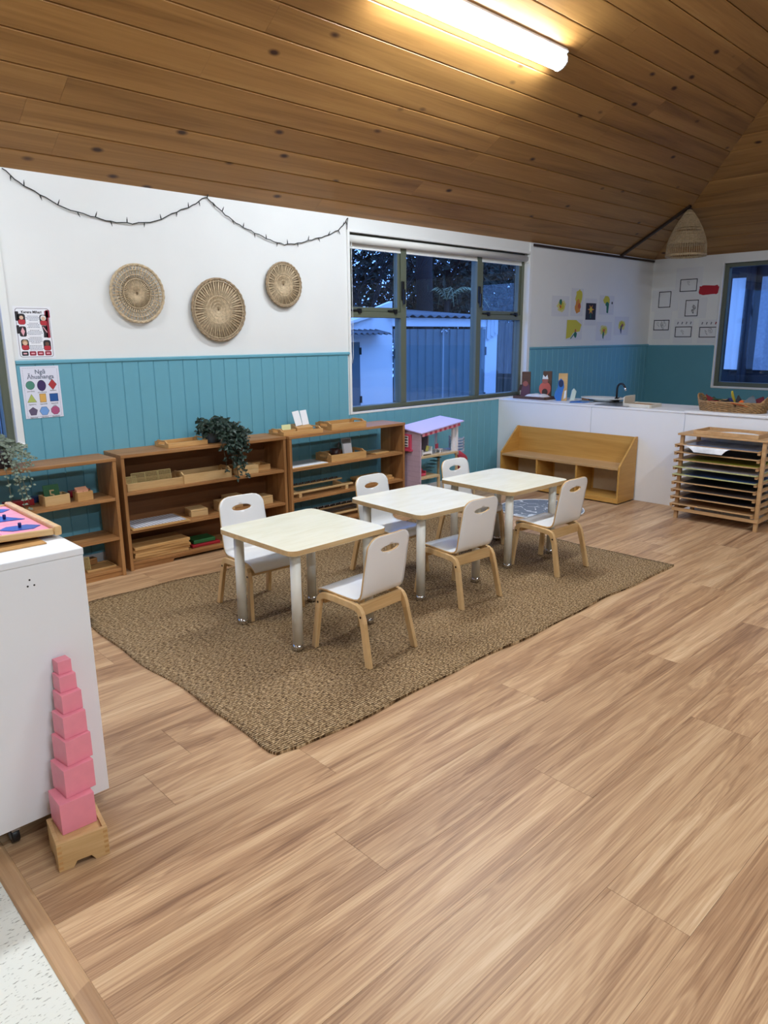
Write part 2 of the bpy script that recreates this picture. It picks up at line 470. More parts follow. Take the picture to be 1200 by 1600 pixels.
while u < UR - .05:
    u0, u1 = u, min(u + BD, UR)
    g, c = .0016, .0065
    ox, oy, oz = pb(0, u0)
    def q(y, u, n):
        p = pb(y, u, n); return (p[0]-ox, p[1]-oy, p[2]-oz)
    ya, yb = WY - u0*C30, WY - u1*C30
    za, zb = .4 - ya, .4 - yb
    vs = []
    for uu0, uu1, n in ((u0+g,u1-g,-.014),(u0+g,u1-g,-.006),(u0+c,u1-c,0)):
        vs += [q(ya,uu0,n), q(za,uu0,n), q(zb,uu1,n), q(yb,uu1,n)]
    f = [(0,1,2,3)] + [(i,(i+1)%4,4+(i+1)%4,4+i) for i in range(4)] + [(4+i,4+(i+1)%4,8+(i+1)%4,8+i) for i in range(4)] + [(8,9,10,11)]
    MB().add(vs, f).build('ceiling_board', CEILY, ceiling, loc=(ox, oy, oz))
    u += BD
# dark batten on the slope and dark cornice strip right of the window
DKW = wood('dark_stained_timber', [(34,22,14),(46,30,20),(56,38,26)], 'y', rough=.5)
p0, p1 = Vector(pa(8.60, .0, .012)), Vector(pa(8.60, .95, .012))
b = MB(); rot = Matrix.Rotation(R(-30), 3, 'X')
b.cbox((p0+p1)/2, (.045, (p1-p0).length, .024), rot)
batten = struct(b.build('trim_6', DKW), 'dark timber batten running up the ceiling slope to the hip')
struct(MB().box(WA1+.05, XB-.01, WY-.02, WY-.001, ZW-.035, ZW-.012).build('trim_7', DKW), 'thin dark cornice strip above the paintings')

# ================================================================== MAIN WINDOW
def bar(b, x0, x1, z0, z1, y0, y1): b.box(x0, x1, y0, y1, z0, z1)
win = struct(bpy.data.objects.new('window_1', None), 'wide olive aluminium window with five panes facing a blue lit yard'); COL.objects.link(win)
GY = WY + .085
b = MB()
for a in ((WA0, WA0+.05, WZ0, WZ1), (WA1-.05, WA1, WZ0, WZ1), (WA0+.05, WA1-.05, WZ0, WZ0+.035), (WA0+.05, WA1-.05, WZ1-.05, WZ1)): bar(b, *a, GY-.03, GY+.05)
b.build('frame', ALU, win, bev=.003)
M1, M2 = 4.80, 5.885
for m_ in (M1, M2): MB().box(m_, m_+.07, GY-.032, GY+.05, WZ0+.035, WZ1-.05).build('mullion', ALU, win, bev=.003)
TR = 1.665
for x0, x1 in ((WA0+.05, M1), (M2+.07, WA1-.05)):
    MB().box(x0, x1, GY-.032, GY+.05, TR, TR+.05).build('transom', ALU, win, bev=.003)
    # opening sash above the transom
    b = MB()
    for a in ((x0+.004, x0+.034, TR+.054, WZ1-.054), (x1-.034, x1-.004, TR+.054, WZ1-.054), (x0+.034, x1-.034, TR+.054, TR+.088), (x0+.034, x1-.034, WZ1-.088, WZ1-.054)): bar(b, *a, GY-.02, GY+.03)
    sash = b.build('sash', ALU, win, bev=.003)
    MB().box(x0+.034, x1-.034, GY-.003, GY+.003, TR+.088, WZ1-.088).build('pane', GLASS, sash)
    MB().box(x0, x1, GY-.003, GY+.003, WZ0+.035, TR).build('pane', GLASS, win)
    for f_ in (.12, .82):
        xx = x0 + (x1-x0)*f_
        s_ = MB(); s_.box(xx-.05, xx+.05, GY-.045, GY-.022, TR+.052, TR+.066); s_.box(xx+.02, xx+.05, GY-.05, GY-.02, TR+.035, TR+.075)
        s_.build('stay', BLACK, win, bev=.003)
MB().box(M1+.07, M2, GY-.003, GY+.003, WZ0+.035, WZ1-.05).build('pane', GLASS, win)
for xx in (M1+.01, M2+.02):
    s_ = MB(); s_.box(xx-.01, xx+.02, GY-.05, GY-.030, TR+.16, TR+.32); s_.box(xx-.004, xx+.014, GY-.07, GY-.05, TR+.12, TR+.25)
    s_.build('latch', BLACK, win, bev=.004)
# white reveals, sill, architraves
b = MB()
b.box(WA0, WA1, WY-.012, GY-.03, WZ0-.02, WZ0); b.build('sill', TRIMW, win, bev=.002)
for x0, x1, z0, z1 in ((WA0-.02, WA0+.004, WZ0-.02, WZ1+.02), (WA1-.004, WA1+.045, WZ0-.02, ZW-.01), (WA0+.004, WA1-.004, WZ1-.004, WZ1+.02)):
    MB().box(x0, x1, WY-.016, WY, z0, z1).build('architrave', TRIMW, win, bev=.002)
MB().box(WA1-.004, WA1, WY, GY-.03, WZ0, WZ1).build('reveal', TRIMW, win)
# roller blind
rb = thing('roller_blind', 'white rolled up roller blind at the top of the wide window', 'blind', (0, 0, 0))
MB().tube([(WA0+.012, WY+.032, 2.295), (WA1-.012, WY+.032, 2.295)], .033, 16).build('roll', mat('blind_fabric', (232,230,224), .6), rb)
MB().box(WA0+.012, WA1-.012, WY+.060, WY+.064, 2.236, 2.30).build('fabric', MC['blind_fabric'], rb)
MB().box(WA0+.012, WA1-.012, WY+.056, WY+.068, 2.222, 2.238).build('bottom_bar', TRIMW, rb, bev=.003)
for xx in (WA0+.004, WA1-.012): MB().box(xx, xx+.008, WY+.002, WY+.066, 2.25, 2.335).build('bracket', TRIMW, rb)
MB().tube([(WA0+.02, WY+.012, 2.29), (WA0+.02, WY+.008, 1.40), (WA0+.024, WY+.006, 1.32), (WA0+.034, WY+.008, 1.28), (WA0+.046, WY+.012, 1.34), (WA0+.046, WY+.012, 2.29)], .0022, 5).build('pull_chain', TRIMW, rb)

# ================================================================== LEFT WINDOW
win = struct(bpy.data.objects.new('window_2', None), 'olive window at the left end of the teal wall'); COL.objects.link(win)
b = MB()
for a in ((LW1-.045, LW1, LZ0, LZ1), (LW0, LW0+.045, LZ0, LZ1), (LW0+.045, LW1-.045, LZ0, LZ0+.04), (LW0+.045, LW1-.045, LZ1-.04, LZ1), (.62, .68, LZ0+.04, LZ1-.04)): bar(b, *a, WY+.03, WY+.10)
b.build('frame', ALU, win, bev=.003)
for x0, x1 in ((LW0+.045, .62), (.68, LW1-.045)): MB().box(x0, x1, WY+.062, WY+.068, LZ0+.04, LZ1-.04).build('pane', GLASS, win)
for x0, x1, z0, z1 in ((LW1-.004, LW1+.038, LZ0-.03, LZ1+.04), (LW0-.04, LW0, LZ0-.03, LZ1+.04), (LW0, LW1, LZ1, LZ1+.04)):
    MB().box(x0, x1, WY-.018, WY, z0, z1).build('architrave', TRIMW, win, bev=.003)
MB().box(LW0-.04, LW1+.035, WY-.03, WY+.03, LZ0-.02, LZ0).build('sill', TRIMW, win, bev=.003)
MB().box(LW1-.004, LW1, WY, WY+.03, LZ0, LZ1).build('reveal', TRIMW, win)

# ================================================================== END WALL WINDOW
win = struct(bpy.data.objects.new('window_3', None), 'dark framed window in the end wall beside the line drawings'); COL.objects.link(win)
GX = XB + .06
b = MB()
for y0, y1, z0, z1 in ((BW1-.055, BW1, BZ0, BZ1), (BW0, BW0+.055, BZ0, BZ1), (BW0+.055, BW1-.055, BZ0, BZ0+.055), (BW0+.055, BW1-.055, BZ1-.05, BZ1)): b.box(GX-.03, GX+.05, y0, y1, z0, z1)
b.build('frame', ALU, win, bev=.003)
MB().box(GX, GX+.006, BW0+.055, BW1-.055, BZ0+.055, BZ1-.05).build('pane', GLASS, win)
for y0, y1, z0, z1 in ((BW1-.003, BW1+.02, BZ0-.02, BZ1+.02), (BW0-.02, BW0, BZ0-.02, BZ1+.02), (BW0, BW1, BZ1-.003, BZ1+.02), (BW0, BW1, BZ0-.022, BZ0+.003)):
    MB().box(XB-.014, XB, y0, y1, z0, z1).build('architrave', TRIMW, win, bev=.002)

# ================================================================== CEILING LIGHTS
LENS = emis('lit_diffuser', (.88, .985, 1.085), TUBE)
def batten_light(xc, yc, label, L_=1.66, mirror=False):
    uc = (WY - (yc if not mirror else .4 - yc))/C30
    o = Vector(pa(xc, uc))
    def q(x, a, n):
        p = Vector(pa(xc + x, uc + a, n)) - o
        if mirror: p.y = -p.y
        return p
    t = thing('batten_light', label, 'ceiling light', (o.x, o.y if not mirror else .4 - o.y, o.z), 0, 'fluorescent battens on the cedar ceiling')
    h = L_/2
    def sweep(poly, x0, x1):
        bm_ = MB(); n = len(poly)
        vs = [q(x0, a, nn) for a, nn in poly] + [q(x1, a, nn) for a, nn in poly]
        bm_.add(vs, [list(range(n)), list(range(n, 2*n))] + [(i, (i+1) % n, n+(i+1) % n, n+i) for i in range(n)])
        return bm_
    sweep([(-.075,.0),(.075,.0),(.075,.022),(.068,.026),(-.068,.026),(-.075,.022)], -h-.01, h+.01).build('base_tray', mat('fixture_white', (225,225,222), .4), t)
    sweep([(-.060,.026),(.060,.026),(.056,.055),(.042,.078),(.018,.088),(-.018,.088),(-.042,.078),(-.056,.055)], -h+.012, h-.012).build('diffuser', LENS, t)
    for s_ in (-1, 1):
        sweep([(-.062,.026),(.062,.026),(.058,.057),(.043,.081),(.018,.091),(-.018,.091),(-.043,.081),(-.058,.057)], s_*h - (.012 if s_ > 0 else 0), s_*h + (0 if s_ > 0 else .012)).build('end_cap', MC['fixture_white'], t)
    return t
batten_light(3.885, 3.155, 'lit white fluorescent batten fixed along the sloping cedar ceiling')
batten_light(.15, 3.155, 'unseen fill batten added above the viewer on the window side slope')  # unseen fitting, added to brighten the left wall
batten_light(.75, -.95, 'unseen fill batten added high on the rear slope above the viewer', mirror=True)  # added out of view to light the faces turned toward the viewer
batten_light(3.885, -.95, 'unseen fill batten added high on the rear slope toward the end wall', mirror=True)  # added out of view, mostly brightens the low partition
batten_light(.75, -2.755, 'unseen fill batten added low on the rear slope behind the viewer', mirror=True)  # added behind the camera to brighten cabinet, chairs and tower
# ================================================================== RUG
def rug():
    m, nt, b = _new('seagrass_weave'); N = nt.nodes; L = nt.links
    tc = N.new('ShaderNodeTexCoord')
    mp_ = N.new('ShaderNodeMapping'); mp_.inputs['Scale'].default_value = (60, 150, 1); L.new(tc.outputs['Object'], mp_.inputs[0])
    n1 = N.new('ShaderNodeTexNoise'); n1.inputs['Scale'].default_value = 1; n1.inputs['Detail'].default_value = 3; n1.inputs['Roughness'].default_value = .7
    L.new(mp_.outputs[0], n1.inputs['Vector'])
    wv = N.new('ShaderNodeTexWave'); wv.wave_type = 'BANDS'; wv.bands_direction = 'Y'; wv.inputs['Scale'].default_value = 26; wv.inputs['Distortion'].default_value = 1.6; wv.inputs['Detail'].default_value = 2; wv.inputs['Detail Scale'].default_value = 12
    L.new(tc.outputs['Object'], wv.inputs['Vector'])
    n0 = N.new('ShaderNodeTexNoise'); n0.inputs['Scale'].default_value = 2.2; L.new(tc.outputs['Object'], n0.inputs['Vector'])
    rp = N.new('ShaderNodeValToRGB'); cr = rp.color_ramp
    for i in range(2): cr.elements.new(.5)
    for e, p, c in zip(cr.elements, (.39, .46, .53, .61), ((58,38,18),(110,84,54),(150,122,86),(208,180,140))): e.position = p; e.color = (*lin(c), 1)
    ad = N.new('ShaderNodeMath'); ad.operation = 'MULTIPLY_ADD'; ad.inputs[1].default_value = .14
    L.new(wv.outputs['Fac'], ad.inputs[0])
    s = N.new('ShaderNodeMath'); s.operation = 'MULTIPLY'; s.inputs[1].default_value = .86; L.new(n1.outputs['Fac'], s.inputs[0]); L.new(s.outputs[0], ad.inputs[2])
    L.new(ad.outputs[0], rp.inputs['Fac']); L.new(rp.outputs['Color'], b.inputs['Base Color'])
    b.inputs['Roughness'].default_value = .85; b.inputs['Specular IOR Level'].default_value = .2
    bp = N.new('ShaderNodeBump'); bp.inputs['Strength'].default_value = 1.0; bp.inputs['Distance'].default_value = .006
    L.new(ad.outputs[0], bp.inputs['Height']); L.new(bp.outputs['Normal'], b.inputs['Normal'])
    x0, x1, y0, y1 = 1.335, 4.535, 1.958, 4.03
    nx, ny = 64, 42
    mb = MB(); vs = []
    def edge(s_, k): return .010*math.sin(s_*5.1+k) + .006*math.sin(s_*11.3+2*k)
    for j in range(ny+1):
        for i in range(nx+1):
            fx, fy = i/nx, j/ny
            px = x0 + (x1-x0)*fx; py = y0 + (y1-y0)*fy
            px += edge(py, 1)*(1-fx)**3 + edge(py, 3)*.5*fx**3
            py += edge(px, 2)*(1-fy)**3*.8 + edge(px, 5)*2.0*fy**3
            # clipped / folded front corner
            d = math.hypot(px-x0, py-y0)
            if d < .07: px += (.07-d)*.35; py += (.07-d)*.35
            z = .009 + .0015*math.sin(px*9+py*4)*math.sin(py*7)
            e = min(fx, 1-fx, fy, 1-fy)
            if e < .02: z += .004*max(0, math.sin((px+py)*7.0))
            vs.append((px-x0, py-y0, z))
    top = len(vs)
    vs += [(x, y, .0006) for x, y, z in vs]
    W_ = nx+1
    F = [(j*W_+i, j*W_+i+1, (j+1)*W_+i+1, (j+1)*W_+i) for j in range(ny) for i in range(nx)]
    G = [tuple(top+q for q in f[::-1]) for f in F]
    ring = [i for i in range(nx+1)] + [j*W_+nx for j in range(1, ny+1)] + [ny*W_+i for i in range(nx-1, -1, -1)] + [j*W_ for j in range(ny-1, 0, -1)]
    H_ = [(ring[k], top+ring[k], top+ring[(k+1) % len(ring)], ring[(k+1) % len(ring)]) for k in range(len(ring))]
    mb.add(vs, F + G, 0, True); mb.add([], [])
    for h in H_: mb.f.append(list(h)); mb.m.append(0); mb.sm.append(False)
    o = mb.build('rug', m, loc=(x0, y0, 0))
    tag(o, 'brown woven seagrass rug under the three small tables', 'rug')
rug()
RUGZ = .010

# small grey play mat with white squiggles
def playmat():
    m, nt, b = _new('grey_mat_print'); N = nt.nodes; L = nt.links
    tc = N.new('ShaderNodeTexCoord')
    vo = N.new('ShaderNodeTexVoronoi'); vo.feature = 'DISTANCE_TO_EDGE'; vo.inputs['Scale'].default_value = 9
    L.new(tc.outputs['Object'], vo.inputs['Vector'])
    n = N.new('ShaderNodeTexNoise'); n.inputs['Scale'].default_value = 14; L.new(tc.outputs['Object'], n.inputs['Vector'])
    a = N.new('ShaderNodeMath'); a.operation = 'LESS_THAN'; a.inputs[1].default_value = .035; L.new(vo.outputs['Distance'], a.inputs[0])
    c = N.new('ShaderNodeMath'); c.operation = 'GREATER_THAN'; c.inputs[1].default_value = .5; L.new(n.outputs['Fac'], c.inputs[0])
    d = N.new('ShaderNodeMath'); d.operation = 'MULTIPLY'; L.new(a.outputs[0], d.inputs[0]); L.new(c.outputs[0], d.inputs[1])
    mx = N.new('ShaderNodeMix'); mx.data_type = 'RGBA'; L.new(d.outputs[0], mx.inputs['Factor'])
    mx.inputs['A'].default_value = (*lin((120,128,138)),1); mx.inputs['B'].default_value = (*lin((214,218,222)),1)
    L.new(mx.outputs['Result'], b.inputs['Base Color']); b.inputs['Roughness'].default_value = .8
    t = thing('play_mat', 'round grey play mat with white squiggles beyond the far table', 'mat', (5.285, 3.505, 0))
    MB().lathe([(.370,.0008),(.370,.006),(.360,.008),(0,.008)], 40).build('mat_body', m, t)
    MB().tube([(.368*math.cos(a), .368*math.sin(a), .006) for a in [2*math.pi*i/48 for i in range(48)]], .006, 6, closed=True).build('white_edging', mat('edging_white', (225,226,228), .7), t)
playmat()

# ================================================================== TABLES
TZ = .53
def make_table(label, loc, rz):
    t = thing('school_table', label, 'table', loc, rz, 'small square tables on the rug')
    s = .63
    b = MB(); b.prism(rrect(s, s, .045, 6), XY, TZ-.027, TZ, 0, 1)
    b.build('tabletop', [TOPL, TEDGE], t, bev=.0015, seg=1)
    for sx in (-1, 1):
        for sy in (-1, 1):
            x, y = sx*.2385, sy*.2385
            lg = MB().lathe([(.026,.030),(.026,TZ-.0275)], 20, (x, y, 0)).build('leg', LEGP, t)
            MB().lathe([(.024,0),(.0285,.003),(.0285,.018),(.027,.031),(.0,.031)], 20, (x, y, 0)).build('foot', CHROME, lg)
    return t
tb = make_table('cream topped square table nearest the pink tower', (2.182, 2.895, RUGZ), R(1))
dup(tb, (3.118, 2.925, RUGZ), R(-2.5), 'middle one of the three cream square tables')
dup(tb, (3.955, 2.935, RUGZ), R(-1.5), 'cream square table nearest the wooden bench')

# ================================================================== CHAIRS
def shell_mesh():
    # side profile: seat (front +y) to back, arc-length param
    pts = [(.168,.262),(.172,.275),(.170,.289),(.160,.300),(.140,.307),(.10,.309),(.03,.305),(-.04,.302),(-.085,.303),(-.108,.309),(-.122,.322),(-.131,.345),(-.140,.40),(-.150,.46),(-.158,.515),(-.16065,.5279),(-.1607,.5281),(-.1611,.5292),(-.1616,.532),(-.1622,.537),(-.1633,.5455),(-.1644,.554),(-.1650,.559),(-.1655,.5618),(-.1657,.5629),(-.16572,.5631),(-.168,.575),(-.171,.592),(-.173,.602),(-.1745,.610),(-.1755,.615)]
    pts = [(y, z) if z < .35 else (-.1322 - (z-.35)*.165, z) for y, z in pts]
    Wd = []
    for y, z in pts:
        if z < .30 and y > .13: w_ = .140 - max(0, (.289-z))*.5
        elif z < .33: w_ = .146
        else: w_ = .146
        if z > .42: w_ = .146 - (z-.42)*.03
        # round top corners
        ct = .055
        if z > .615-ct:
            q = (z-(.615-ct))/ct; w_ = w_ - ct*1.15*(1-math.sqrt(max(0, 1-q*q)))
        Wd.append(w_)
    hz, ha, hb = .5455, .0175, .062
    b = MB(); rows = []
    NC = 7
    for (y, z), w_ in zip(pts, Wd):
        q = abs(z-hz)/ha
        h = hb*math.sqrt(1-q*q)**1.0 if q < 1 and z > .5 else 0.0
        r_ = []
        for sgn in (-1, 1):
            xs = [h + (w_-h)*k/NC for k in range(NC+1)]
            xs = [sgn*x for x in xs]
            if sgn < 0: xs = xs[::-1]
            for x in xs:
                # slight cup of the back
                dy = .012*(1-(x/.146)**2) if z > .33 else 0
                r_.append((x, y-dy*min(1, (z-.33)/.1) if z > .33 else y, z))
        rows.append(r_)
    n = 2*(NC+1)
    vs = [p for r_ in rows for p in r_]
    fs = []
    for i in range(len(rows)-1):
        for k in range(n-1):
            if k == NC: continue
            fs.append((i*n+k, i*n+k+1, (i+1)*n+k+1, (i+1)*n+k))
    me = bpy.data.meshes.new('shell')
    me.from_pydata(vs, [], fs)
    bm = bmesh.new(); bm.from_mesh(me)
    bmesh.ops.remove_doubles(bm, verts=bm.verts, dist=1e-5)
    bmesh.ops.recalc_face_normals(bm, faces=bm.faces)
    for f in bm.faces: f.smooth = True
    bm.to_mesh(me); bm.free()
    me.materials.append(LAMIN); me.materials.append(CHAIRW)
    o = bpy.data.objects.new('tmp', me); COL.objects.link(o)
    md = o.modifiers.new('s', 'SOLIDIFY'); md.thickness = .010; md.offset = 0; md.material_offset_rim = 1; md.use_even_offset = False
    dg = bpy.context.evaluated_depsgraph_get()
    out = bpy.data.meshes.new_from_object(o.evaluated_get(dg))
    bpy.data.objects.remove(o)
    out.name = 'shell'
    return out
def ribbon(path, wd, x0, x1):
    """planar (y,z) polyline given thickness wd in plane, extruded in x"""
    P = [Vector(p) for p in path]; L_, R_ = [], []
    for i, p in enumerate(P):
        a = P[max(0, i-1)]; c = P[min(len(P)-1, i+1)]
        t = (c-a).normalized(); n = Vector((-t.y, t.x))
        w_ = wd[i] if isinstance(wd, (list, tuple)) else wd
        L_.append(p + n*w_/2); R_.append(p - n*w_/2)
    b = MB(); k = len(P)
    vs = []
    for x in (x0, x1): vs += [(x, q.x, q.y) for q in L_] + [(x, q.x, q.y) for q in R_]
    F = []
    for i in range(k-1):
        F += [(i, i+1, k+i+1, k+i), (2*k+i, 3*k+i, 3*k+i+1, 2*k+i+1), (i, 2*k+i, 2*k+i+1, i+1), (k+i, k+i+1, 3*k+i+1, 3*k+i)]
    F += [(0, k, 3*k, 2*k), (k-1, 3*k-1, 4*k-1, 2*k-1)]
    return b.add(vs, F)
def make_chair(label, loc, rz):
    t = thing('preschool_chair', label, 'chair', loc, rz, 'white preschool chairs around the small tables')
    link('shell', shell_mesh(), t)
    for s in (-1, 1):
        x0, x1 = s*.150 - .011, s*.150 + .011
        # arched side rail: over the top of both legs
        pth = [(.158,.205),(.152,.235),(.146,.258),(.132,.275),(.110,.283),(.05,.284),(-.05,.279),(-.100,.275),(-.120,.266),(-.132,.248),(-.140,.225),(-.147,.200)]
        rail = ribbon(pth, .032, x0, x1).build('side_rail', CHAIRW, t, bev=.003)
        for yy, zz in ((.150,.242),(-.137,.236)):
            MB().tube([(s*.150+s*.010, yy, zz), (s*.150+s*.0125, yy, zz)], .006, 10).build('screw_head', SCREW, rail)
        for pth2 in ([(.155,.215),(.178,.0)], [(-.145,.21),(-.19,.0)]):
            xa = s*.150; xb = s*.163
            P0, P1 = pth2
            b = MB(); hw = .016; vs = []
            for (yy, zz), xc, hw in ((P0, xa, .0158), (P1, xb, .0165)):
                vs += [(xc-.0108, yy-hw, zz), (xc+.0108, yy-hw, zz), (xc+.0108, yy+hw, zz), (xc-.0108, yy+hw, zz)]
            b.add(vs, [(0,1,2,3),(4,7,6,5),(0,4,5,1),(1,5,6,2),(2,6,7,3),(3,7,4,0)])
            b.build('leg', CHAIRW, t, bev=.003)
    MB().box(-.139, .139, -.128, -.108, .232, .290).build('back_rail', BEECH, t, bev=.003)
    MB().box(-.139, .139, .120, .140, .236, .284).build('front_rail', BEECH, t, bev=.003)
    return t
ch = make_chair('white chair in front of the nearest table, its back to the viewer', (2.202, 2.455, RUGZ), R(4))
dup(ch, (3.095, 2.612, RUGZ), R(-3), 'white chair pushed under the middle table, its back to the viewer')
dup(ch, (3.945, 2.545, RUGZ), R(-2), 'white chair at the far table, its back to the viewer')
dup(ch, (2.165, 3.29, RUGZ), R(176), 'white chair behind the nearest table, facing the viewer')
dup(ch, (3.122, 3.21, RUGZ), R(180), 'white chair behind the middle table, facing the viewer')
dup(ch, (3.975, 3.232, RUGZ), R(178), 'white chair behind the far table, near the dollhouse')

# ================================================================== SHELVES
def make_shelf(label, loc, rz, w_, h_, d_, levels, back, lip=.0):
    """front-left-bottom corner at loc; x right, y to the wall"""
    t = thing('open_shelf', label, 'shelf', loc, rz, 'low wooden shelves along the teal wall')
    th = .022
    for x0 in (0, w_-th): MB().box(x0, x0+th, 0, d_, 0, h_-th).build('side_panel', SHELFZ, t, bev=.002)
    MB().box(-.002, w_+.002, -.004, d_, h_-th, h_).build('top_board', SHELFW, t, bev=.003)
    for z in levels: MB().box(th, w_-th, .004, d_-.01, z-.020, z).build('shelf_board', SHELFW, t, bev=.002)
    MB().box(th, w_-th, .012, d_-.01, .034, .052).build('shelf_board', SHELFW, t, bev=.002)
    # plinth with a cut-out
    b = MB(); b.prism([(th,0),(w_*.24,0),(w_*.25,.022),(w_*.75,.022),(w_*.76,0),(w_-th,0),(w_-th,.034),(th,.034)], XZ, .016, .034)
    b.build('plinth', SHELFW, t)
    if back: MB().box(th, w_-th, d_-.010, d_-.004, .0, h_-th).build('back_panel', SHELFB, t)
    return t
SH1 = make_shelf('open backed wooden shelf with the trailing eucalyptus, nearest the left window', (.60, 4.385, 0), 0, 1.262, .775, .262, (.520, .262), False)
SH2 = make_shelf('wooden shelf with a brown back panel, below the left woven discs', (1.915, 4.432, 0), R(-2.2), 1.262, .778, .285, (.527, .272), True)
SH3 = make_shelf('open backed wooden shelf with trays, below the window corner', (3.186, 4.352, 0), 0, 1.235, .779, .285, (.524, .284), False)
S1 = lambda x, y, z: (.60+x, 4.385+y, z)
_c, _s = math.cos(R(-2.2)), math.sin(R(-2.2))
S2 = lambda x, y, z: (1.915+x*_c-y*_s, 4.432+x*_s+y*_c, z)
S3 = lambda x, y, z: (3.186+x, 4.352+y, z)
E1, E2, E3 = 0, R(-2.2), 0

# ---- trays, boxes and materials on the shelves
def tray(name, label, cat, loc, rz, w_, d_, h_, th=.010, m=None, handles=None, group=None, floor=.008):
    m = m or TRAYW
    t = thing(name, label, cat, loc, rz, group)
    MB().box(-w_/2+th, w_/2-th, -d_/2+th, d_/2-th, 0, floor).build('base', m, t)
    for s in (-1, 1): MB().box(-w_/2, w_/2, s*d_/2-(th if s > 0 else 0), s*d_/2+(0 if s > 0 else th), 0, h_).build('side', m, t, bev=.0015)
    for s in (-1, 1):
        x0, x1 = (w_/2-th, w_/2) if s > 0 else (-w_/2, -w_/2+th)
        a, c = -d_/2+th, d_/2-th
        b = MB()
        if handles == 'arch':
            hw = min(.05, d_*.22); H2 = h_+.014; z0, z1 = h_*.52, h_*.52+.020
            b.prism([(a,0),(c,0),(c,h_),(hw*1.5,H2),(-hw*1.5,H2),(a,h_)][:], YZ, x0, x1) if False else None
            b.box(x0, x1, a, c, 0, z0); b.box(x0, x1, a, -hw, z0, h_); b.box(x0, x1, hw, c, z0, h_)
            b.prism([(-hw*1.8,h_),(-hw,z1),(hw,z1),(hw*1.8,h_),(hw*1.2,H2),(-hw*1.2,H2)], YZ, x0, x1)
        else:
            b.box(x0, x1, a, c, 0, h_)
        b.build('end', m, t)
    return t
def block_box(name, label, cat, loc, rz, w_, d_, h_, lid=.012, m=None, group=None):
    m = m or BEECH
    t = thing(name, label, cat, loc, rz, group)
    MB().box(-w_/2, w_/2, -d_/2, d_/2, 0, h_-lid-.001).build('body', m, t, bev=.0015)
    MB().box(-w_/2, w_/2, -d_/2, d_/2, h_-lid, h_).build('lid', m, t, bev=.002)
    return t
PAINT = lambda n, c, r=.4: mat('paint_'+n, c, r)
GREEN, RED, BLUE = PAINT('green', (34,92,48)), PAINT('red', (150,24,36)), PAINT('blue', (38,66,132))
NAVY = PAINT('navy', (30,48,92))
CARDP = PAINT('salmon_card', (240,176,140), .7)
def text(s, size, m, name='lettering', parent=None, loc=(0,0,0), rot=None, align='CENTER', ext=.0002, bold=0):
    cu = bpy.data.curves.new(name, 'FONT'); cu.body = s; cu.size = size; cu.align_x = align; cu.extrude = ext; cu.offset = bold; cu.resolution_u = 2
    o = bpy.data.objects.new(name, cu); COL.objects.link(o)
    dg = bpy.context.evaluated_depsgraph_get()
    me = bpy.data.meshes.new_from_object(o.evaluated_get(dg)); bpy.data.objects.remove(o)
    me.materials.clear(); me.materials.append(m)
    return link(name, me, parent, loc, rot)
INK = mat('black_ink', (38, 36, 40), .7)
# shelf 1
bx = tray('wooden_box', 'open wooden box holding the green numeral card', 'box', S1(.905, .11, .520), R(2), .150, .10, .060, m=BEECH)
cd = thing('numeral_card', 'green card with a pale raised numeral five leaning in a wooden box', 'card', S1(.895, .118, .531), R(2))
b = MB(); b.cbox((0, 0, .054), (.094, .005, .108), Matrix.Rotation(R(-12), 3, 'X')); b.build('board', GREEN, cd, bev=.001)
text('5', .088, PAINT('sand', (206,178,128), .8), 'numeral', cd, (0, -.0135, .018), (R(90-12), 0, 0), ext=.002)
bx = tray('card_box', 'small jointed wooden box of salmon number cards on the open shelf', 'box', S1(1.075, .10, .520), R(2), .098, .075, .055, m=TRAYW)
for k, yy in enumerate((-.016, -.006, .006, .016)):
    c_ = thing('number_card', ['front salmon card with a red numeral one, in the jointed box', 'second salmon card in the jointed box', 'third salmon card in the jointed box', 'rearmost salmon card in the jointed box'][k], 'card', S1(1.068, .10+yy, .529), R(2), 'salmon cards in the jointed box')
    MB().box(-.036, .036, -.001, .001, 0, .060+.004*k).build('card_sheet', CARDP, c_)
    if k == 0: text('1', .03, RED, 'numeral', c_, (.004, -.0016, .030), (R(90), 0, 0))
for k, (x0, w_, m_, y_, lb) in enumerate(((.44, .10, BLUE, .20, 'blue section of rod at the left of the open shelf'), (.60, .17, RED, .19, 'red wooden rod beside the eucalyptus stems'), (.765, .16, NAVY, .24, 'navy rod behind the box with the green card'), (.985, .13, RED, .24, 'short red rod between the two small boxes'))):
    tag(MB().box(-w_/2, w_/2, -.022, .022, 0, .038).build('counting_rod', m_, bev=.002, loc=S1(x0+.12, y_, .5205)), lb, 'rod', 'red and blue counting rods')
def wire_square(parent_loc, rz, s, label, m, group, lean=-10, n=9):
    t = thing('bead_square', label, 'bead square', parent_loc, rz, group)
    rot = Matrix.Rotation(R(lean), 3, 'X')
    b = MB()
    for k in range(n+1):
        u_ = -s/2 + s*k/n
        w2 = .0024 if k in (0, n) else .0013
        b.cbox(rot @ Vector((u_, 0, s/2)), (w2*2, .004, s), rot); b.cbox(rot @ Vector((0, 0, s/2+u_)), (s, .004, w2*2), rot)
    b.build('grid', m, t)
    return t
GOLD = mat('pale_gold_bead', (214,190,128), .4)
wire_square(S1(1.03, .10, .056), R(0), .085, 'pale bead square on the bottom of the open shelf', GOLD, None)
tray('flat_tray', 'shallow wooden tray on the bottom board of the open shelf', 'tray', S1(1.13, .13, .0525), 0, .19, .15, .014)
block_box('wooden_block', 'small dark block beside the bead square at shelf bottom', 'block', S1(1.10, .19, .067), R(10), .09, .05, .04, m=SHELFW)

